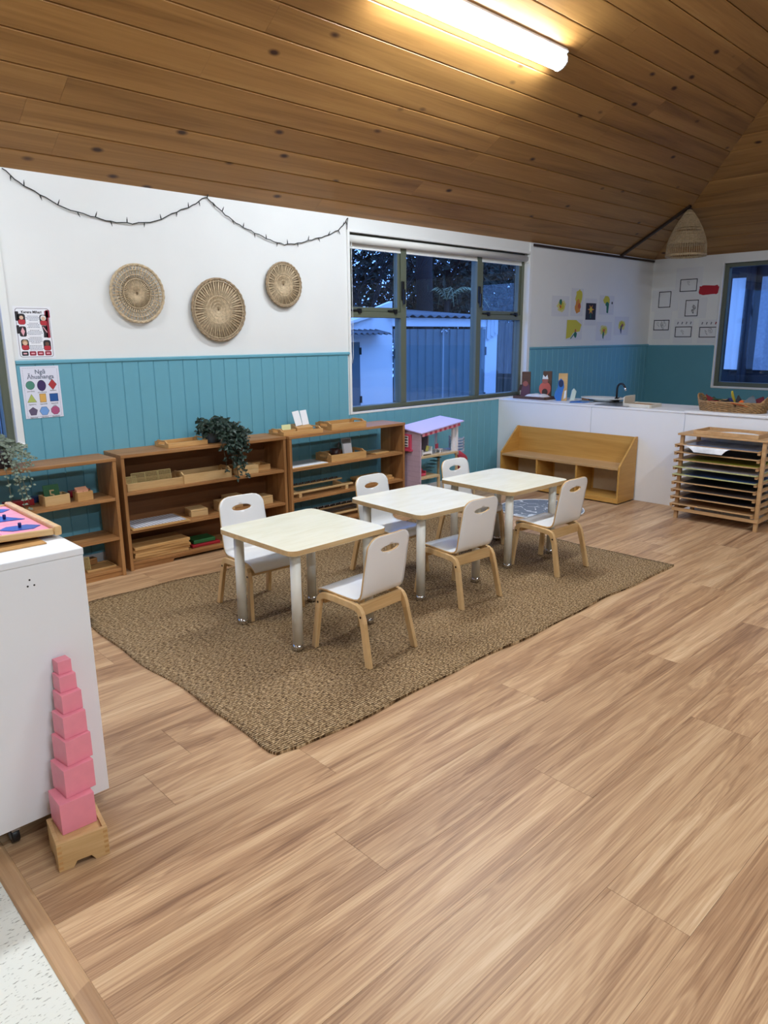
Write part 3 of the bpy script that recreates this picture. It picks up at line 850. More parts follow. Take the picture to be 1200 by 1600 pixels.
# shelf 2
bt = tray('bead_tray', 'long shallow wooden tray of golden bead squares', 'tray', S2(.245, .13, .527), E2, .41, .19, .050, m=BEECH)
for k, (xx, yy, s_) in enumerate(((.085, .075, .078), (.150, .100, .092), (.245, .102, .092), (.335, .104, .092))):
    wire_square(S2(xx, yy, .538), E2, s_, ['smallest golden bead square at the front of the tray', 'leftmost large golden bead square in the tray', 'middle large golden bead square in the tray', 'golden bead square nearest the tray end'][k], GOLD, 'golden bead squares in the long tray')
tray('peg_tray', 'long pale wooden tray under the dark trailing plant', 'tray', S2(.62, .12, .527), E2, .37, .19, .062, m=BEECH, handles='arch')
block_box('wooden_box', 'pale lidded wooden box beside the long tray under the plant', 'box', S2(.95, .11, .527), E2, .17, .15, .062, lid=.026)
tray('flat_tray', 'small flat wooden tray in the upper right of the backed shelf', 'tray', S2(1.10, .17, .527), E2, .16, .14, .042, m=TRAYW)
# patterned sheet on board
pt = thing('work_board', 'wooden board with a white and grey zigzag sheet on it', 'board', S2(.235, .118, .2725), E2)
MB().box(-.205, .205, -.135, .12, 0, .012).build('board', TRAYW, pt, bev=.002)
def zig():
    m, nt, b = _new('zigzag_print'); N = nt.nodes; L = nt.links
    tc = N.new('ShaderNodeTexCoord'); ck = N.new('ShaderNodeTexChecker'); ck.inputs['Scale'].default_value = 60
    mp_ = N.new('ShaderNodeMapping'); mp_.inputs['Rotation'].default_value = (0, 0, R(45)); L.new(tc.outputs['Object'], mp_.inputs[0]); L.new(mp_.outputs[0], ck.inputs['Vector'])
    ck.inputs['Color1'].default_value = (*lin((232,232,238)),1); ck.inputs['Color2'].default_value = (*lin((158,160,172)),1)
    L.new(ck.outputs['Color'], b.inputs['Base Color']); return m
MB().box(-.185, .185, -.115, .105, .0123, .0135).build('sheet', zig(), pt)
block_box('wooden_box', 'low beech box with a sliding lid beside the zigzag sheet', 'box', S2(.56, .13, .2725), R(-8), .125, .13, .050)
for k, (xx, yy, w_, d_, h_, lb) in enumerate(((.78, .12, .12, .10, .075, 'beech block half hidden behind the chair back on the backed shelf'), (.87, .16, .13, .09, .095, 'taller beech block behind the near chair on the backed shelf'))):
    block_box('wooden_block', lb, 'block', S2(xx, yy, .2725), E2, w_, d_, h_)
block_box('wooden_box', 'small square beech box at the right end of the backed shelf', 'box', S2(1.10, .11, .2725), R(4), .115, .115, .062)
for k in range(5):
    o = MB().box(-.20, .20, -.11, .11, 0, .0185).build('wooden_slab', TRAYW, bev=.002, loc=S2(.235+.006*((k*7) % 3), .14-.004*k, .0535+.0188*k), rz=E2+R((k*5) % 3 - 1))
    tag(o, ['bottom wooden panel of the stack at the base of the backed shelf', 'second wooden panel up in the low stack', 'middle wooden panel of the low stack', 'fourth wooden panel up in the low stack', 'topmost wooden panel of the low stack'][k], 'panel', 'wooden panels stacked at the base of the backed shelf')
tag(MB().box(-.11, .11, -.075, .075, 0, .020).build('red_box', RED, bev=.003, loc=S2(.58, .12, .0535), rz=E2), 'flat red box at the base of the backed shelf', 'box')
tag(MB().box(-.085, .085, -.065, .065, 0, .028).build('green_box', GREEN, bev=.004, loc=S2(.575, .125, .0745), rz=E2), 'green box lying on the flat red box', 'box')
tray('carry_tray', 'light wooden tray beside the dark trailing plant', 'tray', S2(.50, .16, .778), E2+R(2), .30, .20, .032, m=TRAYW, handles='arch')

# shelf 3
tray('carry_tray', 'wooden tray with two little card boxes, on the right hand shelf', 'tray', S3(.17, .14, .779), R(-4), .36, .22, .030, m=TRAYW, handles='arch')
tray('card_box', 'low wooden holder of a pale yellow card', 'box', S3(.09, .15, .788), R(-4), .12, .07, .026, m=TRAYW)
c_ = tag(MB().box(-.040, .040, -.002, .002, 0, .052).build('yellow_card', mat('pale_yellow_card', (226,226,170), .7), loc=S3(.09, .155, .797), rz=R(-4)), 'pale yellow card standing in a low wooden holder', 'card')
c_.rotation_euler = (R(-6), 0, R(-4))
b = thing('card_box', 'slant topped wooden box holding two white cards', 'box', S3(.245, .16, .788), R(-4))
MB().prism([(-.045,0),(.045,0),(.045,.055),(-.045,.03)], YZ, -.075, .075).build('body', TRAYW, b, bev=.002)
for k, xx in enumerate((-.037, .037)):
    c_ = MB().box(-.030, .030, -.0015, .0015, 0, .115).build('white_card', PAPER, loc=S3(.245+xx, .148+.01*k, .832), rz=R(-4))
    c_.rotation_euler = (R(-14), R(-8 if k == 0 else -4), R(-4)); tag(c_, ['front white card tilted in the slant topped box', 'rear white card with a black spot in the slant topped box'][k], 'card', 'white cards in the slant topped box')
tray('carry_tray', 'wooden tray with raised cut-out handles nearest the window', 'tray', S3(.63, .14, .779), R(-2), .36, .22, .050, m=TRAYW, handles='arch')
g = thing('work_board', 'flat wooden board with a grey and white top, on the upper shelf', 'board', S3(.20, .12, .5245), 0)
MB().box(-.18, .18, -.118, .12, 0, .010).build('board', TRAYW, g, bev=.002)
MB().box(-.175, .175, -.05, .115, .0102, .0122).build('grey_sheet', mat('grey_card', (150,150,150), .6), g)
MB().box(-.175, .175, -.112, -.05, .0102, .0122).build('white_sheet', PAPER, g)
tray('carry_tray', 'wooden tray with oval cut handles holding a dark cup', 'tray', S3(.62, .135, .524), R(-3), .36, .22, .058, m=TRAYW, handles='arch')
cupo = thing('cup', 'dark brown cup standing in the handled tray', 'cup', S3(.57, .15, .533), 0)
MB().lathe([(.040,0),(.046,.075),(.043,.075),(.038,.006),(0,.006)], 18).build('body', mat('dark_brown_glaze', (58,32,28), .4), cupo)
MB().tube([(0.01,.0,.03),(.035,-.01,.13)], .004, 6).build('stick', MC['dark_brown_glaze'], cupo)
ph = thing('photo_card', 'grey picture card in a clear holder leaning in the handled tray', 'card', S3(.70, .14, .534), R(-6))
rt = Matrix.Rotation(R(-12), 3, 'X')
b = MB(); b.cbox(rt @ Vector((0,0,.075)), (.098, .006, .15), rt); b.build('holder', mat('clear_grey_holder', (176,180,184), .3), ph)
b = MB(); b.cbox(rt @ Vector((-.002,-.004,.125)), (.086, .001, .036), rt); b.build('dark_print', mat('print_grey', (122,120,116), .6), ph)
b = MB(); b.cbox(rt @ Vector((.004,-.004,.062)), (.080, .001, .085), rt); b.build('pale_print', PAPER, ph)
tag(MB().box(-.085, .085, -.07, .07, 0, .012).build('flat_board', TRAYW, bev=.002, loc=S3(1.02, .13, .5245), rz=R(5)), 'thin wooden board at the right end of the upper shelf', 'board')
def bead_rack(label, loc, L_):
    t = thing('bead_rack', label, 'bead rack', loc, 0, 'long bead racks')
    for yy, zz in ((-.07, .030), (.07, .052)): MB().box(-L_/2, L_/2, yy-.012, yy+.012, zz, zz+.013).build('rail', BEECH, t, bev=.002)
    for xx in (-L_/2+.07, L_/2-.07):
        MB().prism([(-.085,0),(.085,0),(.085,.052),(-.085,.030)], YZ, xx-.014, xx+.014).build('support', BEECH, t)
    b = MB()
    for k in range(26):
        x = -L_/2 + .05 + (L_-.1)*k/25
        b.lathe([(0,-.009),(.007,-.006),(.009,0),(.007,.006),(0,.009)], 8, (x, .07+.004*((k*7) % 3-1), .074))
    b.build('bead_row', mat('dark_bead', (70,58,50), .4), t)['kind'] = 'stuff'
bead_rack('long rack of dark beads on the middle board of the right hand shelf', S3(.36, .13, .2845), .62)
bead_rack('long rack of dark beads on the bottom board of the right hand shelf', S3(.62, .13, .0525), .62)
for k in range(2):
    o = MB().box(-.16, .16, -.10, .10, 0, .020).build('wooden_slab', TRAYW, bev=.002, loc=S3(1.00-.02*k, .16, .2845+.0203*k), rz=R(2*k-1)); tag(o, ['lower wooden panel on the middle board of the right hand shelf', 'upper wooden panel on the middle board of the right hand shelf'][k], 'panel', 'wooden panels on the right hand shelf')
# ================================================================== WHITE CABINET (foreground left)
cab = thing('rolling_cabinet', 'white cabinet on castors beside the pink tower', 'cabinet', (.02, 2.118, 0))
CW, CD, CH = .752, .42, .893
MB().box(0, CW, 0, .019, .072, CH-.022).build('front_panel', WHITE, cab, bev=.0015)
for x0 in (0, CW-.018): MB().box(x0, x0+.018, .0195, CD-.001, .072, CH-.022).build('side_panel', WHITE, cab)
MB().box(.018, CW-.018, CD-.012, CD-.001, .072, CH-.022).build('back_panel', WHITE, cab)
MB().box(.018, CW-.018, .0195, CD-.012, .072, .090).build('bottom_panel', WHITE, cab)
MB().box(0, CW+.002, -.002, CD, CH-.0215, CH).build('top_panel', WHITE, cab, bev=.003)
for x_, z_ in ((.594, .829), (.587, .811), (.605, .811)):
    MB().tube([(x_, -.0004, z_), (x_, .003, z_)], .0028, 10).build('screw_hole', BLACK, cab)
for x_, y_ in ((.055, .06), (CW-.06, .06), (.055, CD-.06), (CW-.06, CD-.06)) + ((.47, .045),):
    c_ = MB(); c_.box(x_-.012, x_+.012, y_-.022, y_+.022, .050, .072); co = c_.build('castor', STEEL, cab)
    MB().tube([(x_-.011, y_+.006, .026), (x_+.011, y_+.006, .026)], .026, 20).build('wheel', BLACK, co, bev=.002)
    MB().tube([(x_-.0125, y_+.006, .026), (x_+.0125, y_+.006, .026)], .014, 16).build('hub', mat('grey_hub', (120,122,126), .4), co)

# pink geometry tray, tilted on a thin board
tr = thing('geometry_tray', 'wooden framed tray of pink tiles with blue knobbed shapes', 'tray', (.772, 2.285, CH+.0048), 0)
tr.rotation_euler = (0, R(2.2), 0)
TW, TD = .47, .482
MB().box(-.022, 0, -.012, TD, .004, .034).build('frame_rail', BEECH, tr, bev=.005)
MB().box(-TW, -TW+.022, -.012, TD, .004, .034).build('frame_rail', BEECH, tr, bev=.005)
MB().box(-TW+.022, -.022, -.004, .010, .006, .026).build('frame_rail', BEECH, tr, bev=.003)
MB().box(-TW+.022, -.022, TD-.014, TD, .006, .026).build('frame_rail', BEECH, tr, bev=.003)
MB().box(-TW+.022, -.022, .010, TD-.014, .008, .012).build('tray_floor', RED, tr)
TP = mat('pink_tile', (244,150,170), .4); TB = mat('blue_inset', (44,78,160), .35); TBD = mat('blue_knob', (24,40,104), .3)
shapes = [ngon(6, .062, 0, sy=.62), ngon(5, .056, 90), ngon(4, .060, 0), ngon(3, .062, 90), ngon(24, .052), ngon(8, .056, 22)]
k = 0
for j in range(3):
    for i in range(3):
        x1 = -.0235 - i*.1415; y0 = .0115 + j*.152
        tl = MB().box(x1-.1395, x1, y0, y0+.150, .0125, .0215).build('tile', TP, tr, bev=.001)
        cx, cy = x1-.07, y0+.075
        MB().prism([(cx+u_, cy+v_) for u_, v_ in shapes[k % 6]], XY, .0217, .0235).build('inset_shape', TB, tl)
        MB().lathe([(.0045,0),(.0055,.012),(.0045,.016),(0,.016)], 12, (cx, cy, .0236)).build('knob', TBD, tl)
        k += 1
tag(MB().box(-.42, -.03, 0, .28, 0, .0035).build('wooden_board', TRAYW, loc=(.74, 2.235, CH+.0006)), 'thin wooden board under the pink tile tray', 'board')

# ================================================================== PINK TOWER
st = thing('tower_stand', 'beech stand box with notched feet under the pink tower', 'stand', (.618, 1.990, 0), R(-9))
SW, SD, SH = .142, .142, .092
def notched(L_, h_): return [(-L_/2,0),(-L_*.22,0),(-L_*.14,.018),(L_*.14,.018),(L_*.22,0),(L_/2,0),(L_/2,h_),(-L_/2,h_)]
for s in (-1, 1):
    MB().prism(notched(SW, SH), XZ, s*SD/2-(.012 if s > 0 else 0), s*SD/2+(0 if s > 0 else .012)).build('side_wall', BEECH, st, bev=.001)
    MB().prism(notched(SD-.025, SH), YZ, s*SW/2-(.012 if s > 0 else 0), s*SW/2+(0 if s > 0 else .012)).build('side_wall', BEECH, st, bev=.001)
    # finger joints on the front corners
    b = MB()
    for k in range(5): b.box(s*SW/2-(.013 if s > 0 else -.001), s*SW/2+(-.001 if s > 0 else .013), -SD/2-.0004, -SD/2+.002, .008+k*.017, .016+k*.017)
    b.build('finger_joint', TRAYW, st)
MB().box(-SW/2+.012, SW/2-.012, -SD/2+.012, SD/2-.012, .074, .0845).build('inner_platform', BEECH, st)
z = .085
for k, (cx, cy, a) in enumerate(((.622,2.018,-2),(.641,2.036,4),(.652,2.048,8),(.656,2.056,5),(.662,2.068,4),(.664,2.082,2),(.666,2.094,2))):
    s_ = .10-.01*k
    o = MB().box(-s_/2, s_/2, -s_/2, s_/2, 0, s_-.0002).build('pink_cube', PINK, bev=.0012, loc=(cx, cy, z), rz=R(a))
    tag(o, ['largest pink cube, resting in the beech stand', 'second largest pink cube of the tower', 'third largest pink cube of the tower', 'middle pink cube, fourth up in the tower', 'fifth pink cube up in the tower', 'second smallest pink cube near the tower top', 'smallest pink cube at the very top of the tower'][k], 'cube', 'cubes of the pink tower')
    z += s_
# bowls behind the cabinet
for k, (zz, m_, lb) in enumerate(((0, mat('blue_bowl', (30,70,110), .4), 'blue bowl, lower of two nested behind the white cabinet'), (.022, mat('teal_bowl', (36,118,122), .4), 'teal bowl, upper of two nested behind the white cabinet'))):
    o = MB().lathe([(.055,0),(.058,.004),(.085,.045),(.10,.075),(.104,.075),(.100,.068),(.082,.042),(.052,.008),(0,.008)], 28).build('bowl', m_, loc=(1.262, 3.76, zz+.001))
    tag(o, lb, 'bowl', 'nested bowls')

# ================================================================== BENCH
bn = thing('wooden_bench', 'honey plywood bench with three cubbies and slanted sides', 'bench', (5.895, 3.105, 0))
BL, BDp, BS, BB = 1.325, .30, .335, .595
BXP = wood('bench_ply_side', [(178,130,60),(194,145,72),(204,157,84)], 'x', coarse=8, along=.8, fine=120, finea=5, rough=.45, amt=.3, hue=.04)
for y0 in (0, BL-.018):
    MB().prism([(0,.012),(BDp,.012),(BDp,BB),(BDp-.03,BB),(0,BS+.012)], XZ, y0, y0+.018).build('side_panel', BXP, bn, bev=.002)
MB().box(0, .285, .018, BL-.018, BS-.02, BS).build('seat_board', wood('bench_seat_ply', [(170,132,84),(190,150,100),(204,166,118)], 'y', coarse=8, along=1, rough=.5), bn, bev=.002)
MB().box(.285, .297, .018, BL-.018, .012, BB-.004).build('back_panel', PLYW, bn, bev=.001)
for yy in (BL/3-.009, 2*BL/3-.009): MB().box(.002, .285, yy, yy+.018, .055, BS-.02).build('divider', BXP, bn, bev=.001)
MB().box(.004, .285, .018, BL-.018, .040, .055).build('bottom_board', PLYW, bn, bev=.001)
MB().box(.002, .016, .018, BL-.018, .012, .040).build('kick_board', PLYW, bn)
for yy in range(3):
    y0 = .030 + yy*BL/3
    MB().box(.279, .2848, y0+.03, y0+BL/3-.06, .062, BS-.03).build('cubby_back', mat('bare_ply', (196,176,146), .7, var=.05), bn)
for s in (.02, BL-.05):
    MB().box(.02, .28, s, s+.03, 0, .012).build('glide', BLACK, bn)

# ================================================================== LOW PARTITION AND COUNTER
PX = 6.205
part = struct(bpy.data.objects.new('wall_partition', None), 'low white partition behind the wooden bench'); COL.objects.link(part)
for y0, y1 in ((2.694, 3.600), (3.603, WY-.012)):
    MB().box(PX, PX+.03, y0, y1, 0, .832).build('panel', WHITE, part, bev=.002)
MB().box(PX+.03, PX+.06, 2.70, WY-.012, 0, .832).build('core', WHITE, part)
ct = thing('kitchen_counter', 'white counter top on the low partition', 'counter', (PX, 2.694, .832))
MB().box(-.004, .60, .0, WY-.014-2.694, 0, .018).build('worktop', WHITE, ct, bev=.003)
MB().box(.02, .58, .01, WY-.02-2.694, -.832, -.001).build('carcass', WHITE, ct) if False else None
MB().box(.56, .58, .01, WY-.02-2.694, -.832, -.001).build('front_panel', WHITE, ct)
CT = .8505
# cabinet carrying the basket
c2 = thing('white_cabinet', 'white cabinet under the wicker basket', 'cabinet', (PX-.012, 1.30, 0))
MB().box(0, .44, 0, 1.388, .0, .838).build('body', WHITE, c2, bev=.002)
MB().box(-.012, .45, -.01, 1.394, .8385, .860).build('top_panel', WHITE, c2, bev=.003)

# counter things
bt = thing('book_tray', 'dark wooden tray with an open picture book on the counter', 'tray', (6.47, 4.44, CT), R(90))
DKT = wood('walnut', [(70,48,38),(88,62,50),(104,76,60)], 'x', rough=.5)
MB().box(-.20, .20, -.10, .10, 0, .008).build('base', DKT, bt)
for s in (-1, 1):
    MB().box(-.20, .20, s*.10-.006, s*.10+.006, 0, .028).build('side', DKT, bt, bev=.001)
    MB().box(s*.20-.006, s*.20+.006, -.094, .094, 0, .028).build('end', DKT, bt)
bk = thing('open_book', 'open book with white pages in the dark tray', 'book', (6.46, 4.40, CT+.0085), R(90))
for s in (-1, 1):
    n_ = 7; vs = []
    for z_ in (0, 1):
        for i in range(n_+1):
            x_ = s*.115*i/n_; h = .034*math.sin(math.pi*min(1, i/n_*.95+.12))*.8 + .016
            vs += [(x_, -.075, h if z_ else .0), (x_, .075, h if z_ else 0)]
    m_ = 2*(n_+1); F = []
    for i in range(n_):
        a = 2*i
        F += [(m_+a, m_+a+2, m_+a+3, m_+a+1), (a, a+1, a+3, a+2), (a, a+2, m_+a+2, m_+a), (a+1, m_+a+1, m_+a+3, a+3)]
    F += [(0, m_, m_+1, 1), (2*n_, 2*n_+1, m_+2*n_+1, m_+2*n_)]
    MB().add(vs, F).build('page_block', PAPER, bk)
# three upright carved blocks with pictures
def carved(label, loc, rz, h_, body, items):
    t = thing('picture_block', label, 'block', loc, rz, 'upright picture blocks on the counter')
    MB().box(-.045, .045, -.028, .028, 0, h_).build('block', body, t, bev=.003)
    for nm, poly, m_, z_ in items:
        MB().prism(poly, lambda u, v, q: (u, -.0285-q, v), z_*.001, z_*.001+.004).build(nm, m_, t)
    return t
SKN = mat('terracotta_paint', (158,92,84), .6); PUR = mat('purple_paint', (96,62,84), .6); LBL = mat('bright_blue_paint', (44,110,190), .5); WHP = mat('white_paint_flat', (225,228,232), .6); DKB = mat('dark_brown_paint', (58,40,36), .6); ORP = mat('orange_red_paint', (196,96,84), .6)
carved('dark block with a purple figure, beside the window', (6.52, 4.585, CT), R(-60), .275, DKT, (('figure_cloak', [(-.06,.0),(.05,.0),(.04,.13),(0,.19),(-.04,.15)], PUR, 1), ('figure_face', ngon(14, .028, 0, -.005, .15), SKN, 5), ('figure_arm', [(-.085,.07),(-.05,.08),(-.03,.14),(-.06,.14)], DKB, 3)))
carved('block with an orange figure wearing a crown', (6.56, 4.345, CT), R(-62), .285, DKT, (('figure_body', ngon(18, .062, 0, -.02, .105, 1.15), ORP, 1), ('figure_chest', ngon(12, .030, 0, -.02, .07, 1.2), DKB, 5), ('figure_face', ngon(14, .032, 0, -.02, .19), SKN, 5), ('figure_crown', [(-.05,.205),(.012,.205),(.0,.25),(-.02,.225),(-.042,.25)], WHP, 8)))
carved('pale wood block with a bright blue swirling shape', (6.45, 4.085, CT), R(-60), .275, BEECH, (('blue_swirl', [(-.055,.0),(-.01,.0),(.0,.08),(.015,.14),(.005,.2),(-.02,.225),(-.045,.2),(-.05,.13),(-.075,.09),(-.08,.04)], LBL, 1), ('blue_eye', ngon(16, .024, 0, -.018, .175, 1.5), NAVY, 5), ('white_fin', [(.012,.02),(.035,.03),(.04,.11),(.02,.10)], WHP, 5)))
tag(MB().prism([(-.03,0),(.02,0),(.035,.09),(.01,.12),(-.01,.10)], XZ, 0, .03).build('shell_ornament', mat('pale_green_white', (206,220,214), .5), loc=(6.56, 4.03, CT), rz=R(-50), bev=.006), 'pale shell ornament behind the blue swirl block', 'ornament')
for k, (x_, y_, r_, m_, lb) in enumerate(((6.42, 3.86, .11, LBL, 'blue flat cut-out lying on the counter'), (6.50, 3.83, .09, mat('grey_blue_flat', (120,140,156), .5), 'grey blue flat cut-out lying behind the blue one'))):
    tag(MB().prism([(r_*(1+.25*math.sin(3*a+k))*math.cos(a), r_*.8*math.sin(a)) for a in [2*math.pi*i/20 for i in range(20)]], XY, 0, .006).build('flat_cutout', m_, loc=(x_, y_, CT+.0062*k), rz=R(30*k)), lb, 'cut-out')
tag(MB().box(-.05,.05,-.015,.015,0,.02).build('wooden_stick', SHELFW, bev=.003, loc=(6.53, 3.86, CT+.0126), rz=R(70)), 'short wooden stick on the flat cut-outs', 'stick')
sk = thing('sink', 'stainless sink bench with a pale moulded basin rim', 'sink', (6.42, 3.46, CT))
MB().box(-.19, .20, -.20, .13, 0, .006).build('drainer', STEEL, sk, bev=.002)
MB().lathe([(.10,0),(.19,.030),(.20,.034),(.195,.040),(.17,.036),(.09,.008),(0,.008)], 28, (.22, .27, 0), sx=.8, sy=1.2).build('basin', mat('pale_moulded_plastic', (216,218,214), .4), sk)
fc = thing('tap', 'black gooseneck tap with a chrome tip by the sink', 'tap', (6.63, 3.58, CT), 0)
MB().lathe([(.028,0),(.028,.012),(.018,.02),(.018,.045),(0,.045)], 16).build('base', BLACK, fc)
dv = Vector((-.35, -.94, 0)).normalized()
arc = [(0,0,.02),(0,0,.13)] + [tuple(dv*(.055-.055*math.cos(a)) + Vector((0,0,.13+.055*math.sin(a)))) for a in [math.pi*i/10*.86 for i in range(1, 11)]]
MB().tube(arc, .010, 10).build('spout', BLACK, fc)
e0, e1 = Vector(arc[-1]), Vector(arc[-1]) + (Vector(arc[-1])-Vector(arc[-2])).normalized()*.035
MB().tube([e0, e1], .0115, 12).build('tip', CHROME, fc)
MB().tube([(0,0,.03),(.05,.0,.045)], .006, 8).build('lever', BLACK, fc)
ds = thing('dish_tray', 'cream rimmed dish tray with a wooden inside at the counter end', 'tray', (6.40, 3.19, CT), R(90))
CRM = mat('cream_plastic', (214,206,190), .45)
MB().box(-.13, .13, -.11, .11, 0, .006).build('base', SHELFW, ds)
for s in (-1, 1): MB().box(-.13, .13, s*.11-.005, s*.11+.005, 0, .030).build('rim', CRM, ds, bev=.003)
MB().box(-.138, -.128, -.105, .105, 0, .030).build('rim', CRM, ds, bev=.003)
MB().prism([(-.105,0),(.105,0),(.105,.085),(.06,.095),(-.105,.095)], YZ, .128, .142).build('tall_end', CRM, ds, bev=.004)
MB().box(-.12, .11, -.09, .09, .0065, .02).build('inner_board', SHELFW, ds)

# ================================================================== DRYING RACK
RY0, RY1, RX0, RX1 = 1.880, 2.550, 5.800, 6.165
rk = thing('drying_rack', 'wooden art drying rack with ten boards, beside the white cabinet', 'rack', (0,0,0))
RW = wood('rack_wood', [(176,136,92),(194,154,108),(206,170,126)], 'y', coarse=16, rough=.5, hue=.05)
for y_ in (RY0, RY1-.028):
    for x_ in (RX0 if y_ < 2 else RX0+.02, RX1-.028): MB().box(x_, x_+.028, y_, y_+.028, 0, .700).build('post', RW, rk, bev=.002)
for y_ in (RY0, RY1-.028):
    MB().box(RX0+.028, RX1-.028, y_+.004, y_+.024, .060, .088).build('base_rail', RW, rk)
for x_ in (RX0-.012, RX1-.016): MB().box(x_, x_+.011, RY0-.006, RY1+.006, .070, .098).build('base_rail', RW, rk, bev=.002)
levels = [.125+.0620*k for k in range(9)]
for k, z_ in enumerate(levels):
    for y_ in (RY0+.030, RY1+.002):
        MB().box(RX0-.022, RX1-.02, y_, y_+.020, z_-.020, z_-.0015).build('bearer', RW, rk, bev=.001)
    MB().box(RX0-.030, RX1-.02, RY0+.034, RY1+.022, z_, z_+.006).build('board', RW if k not in (4, 5) else mat('pale_lime_board', (186,184,128), .6), rk, bev=.001)
MB().box(RX0-.012, RX1+.01, RY0-.012, RY1+.01, .7005, .716).build('top_board', RW, rk, bev=.002)
tt = tray('flat_tray', 'shallow wooden tray on top of the drying rack', 'tray', (5.975, 2.20, .7165), R(90), .50, .30, .030, m=RW)
tag(MB().prism(ngon(24, .10, 0, sy=1.5), XY, 0, .002).build('paper_disc', PAPER, loc=(5.97, 2.15, .7255)), 'white oval paper in the tray on the drying rack', 'paper')
pcol = {8: [('grey blue glossy painting on the top board of the drying rack', (112,124,150), .25), ('white sheet curling over the front of the top rack board', (226,226,228), .5)],
        7: [('dark painting with faint scribbles below the top rack board', (34,36,40), .4)], 6: [('painting with a lime border on the third rack board', (176,178,72), .5)],
        5: [('pale sheet with a violet wash on the fourth rack board', (198,196,206), .5)], 4: [('blue painting on the fifth rack board', (56,84,140), .4)],
        3: [('black sheet on the sixth rack board', (28,30,36), .5)], 2: [('grey sheet on the seventh rack board', (96,92,92), .5)], 1: [('dark navy sheet on the eighth rack board', (30,34,48), .5)]}
for k, lst in pcol.items():
    for q, (lb, c_, r_) in enumerate(lst):
        mm = mat('sheet_%d_%d' % (k, q), c_, r_, var=.25, scale=9)
        if q == 0:
            o = MB().box(-.17, .17, -.29, .27, 0, .0016).build('painting_sheet', mm, loc=(5.965, 2.215, levels[k]+.0068), rz=R((k*3) % 4 - 1.5))
        else:
            vs = []; n_ = 8
            for i in range(n_+1):
                x_ = -.03 - .02*i/n_; zz = -.045*(i/n_)**2
                vs += [(x_, -.02-.06*(1-i/n_), zz), (x_, .30-.10*i/n_, zz)]
            top = len(vs); vs += [(a, b_, c+.0012) for a, b_, c in vs]
            F = [(2*i, 2*i+1, 2*i+3, 2*i+2) for i in range(n_)] + [(top+2*i, top+2*i+2, top+2*i+3, top+2*i+1) for i in range(n_)]
            o = MB().add(vs, F, 0, True).build('painting_sheet', mm, loc=(5.794, 2.20, levels[k]+.004))
        tag(o, lb, 'paper', 'paintings on the drying rack')

# ================================================================== BASKET
bs = thing('wicker_basket', 'oval wicker basket with raised ends on the white cabinet', 'basket', (6.385, 2.372, .8602), R(90))
BA, BBr, BHt = .288, .13, .078
b = MB(); NS = 64
def rimz(a): return BHt + .055*max(0, (abs(math.cos(a))-.80)/.20)**1.2
def bpt(a, f):
    s = .90 + .10*f
    ex = math.copysign(abs(math.cos(a))**.7, math.cos(a)); ey = math.copysign(abs(math.sin(a))**.7, math.sin(a))
    return Vector((BA*s*ex, BBr*s*ey, rimz(a)*f))
rowsn = 9
for r_ in range(rowsn):
    pth = []
    for i in range(NS*2):
        a = 2*math.pi*i/(NS*2); p = bpt(a, (r_+.5)/rowsn)
        wob = .0035*(1 if (i//2 + r_) % 2 else -1)
        pth.append(p + Vector((p.x, p.y*4, 0)).normalized()*wob)
    b.tube(pth, .0048, 5, closed=True)
b.build('weave', WICK, bs)
b = MB()
for i in range(0, NS, 2):
    a = 2*math.pi*i/NS; b.tube([bpt(a, 0), bpt(a, 1)], .004, 5)
b.build('stakes', WICK, bs)
b = MB()
for k in range(2): b.tube([bpt(2*math.pi*i/NS, 1) + Vector((0, 0, .004+.004*math.sin(i*1.6+k*math.pi))) for i in range(NS)], .0058, 6, closed=True)
b.build('braided_rim', WICK, bs)
MB().prism([tuple(bpt(2*math.pi*i/NS, 0).xy) for i in range(NS)], XY, 0, .006).build('base', WICK, bs)
FEL = lambda n, c: mat('felt_'+n, c, .85)
flags = [('dark red folded pennant at the left of the basket', (120,30,34), -.17, .02, 25), ('black pennant in the middle of the basket', (24,24,28), -.05, -.02, -10), ('yellow pennant standing up in the basket', (196,176,56), .035, .03, 60), ('orange pennant hanging over the basket rim', (210,92,36), .09, -.07, 10), ('navy pennant at the centre of the basket', (40,48,104), .0, -.05, 35), ('grey pennant at the right of the basket', (96,104,112), .15, .04, -20), ('deep maroon pennant near the right handle', (96,24,38), .20, -.01, -35), ('dark green pennant at the bottom of the basket', (30,66,44), -.18, -.04, -5), ('charcoal pennant behind the yellow one', (44,44,48), .08, .05, 15)]
for k, (lb, c_, x_, y_, a) in enumerate(flags):
    b = MB()
    n_ = 6; vs = []
    for i in range(n_+1):
        f = i/n_; hw = .068*(1-f)+.004
        vs += [(-hw, .16*f-.06, .012*math.sin(4*f+k)), (hw, .16*f-.06, .012*math.sin(4*f+k+.8))]
    top = len(vs); vs += [(p[0], p[1], p[2]+.003) for p in vs]
    F = [(2*i, 2*i+1, 2*i+3, 2*i+2) for i in range(n_)] + [(top+2*i, top+2*i+2, top+2*i+3, top+2*i+1) for i in range(n_)] + [(0, top, top+1, 1)]
    b.add(vs, F)
    # world placement: basket rotated 90 degrees
    o = b.build('felt_pennant', FEL(str(k), c_), loc=(6.385 - y_, 2.372 - x_, .862 + .072 + .006*(k % 4)))
    up = {2: 60, 0: 40, 5: 32, 8: 38, 6: 28}.get(k, 18 - 6*(k % 3))
    o.rotation_euler = (R(up), R(8*(k % 3)-8), R(a-60))
    if k == 3: o.location = (6.300, 2.285, .938); o.rotation_euler = (R(6), R(10), R(-70))
    tag(o, lb, 'pennant', 'felt pennants in the wicker basket')

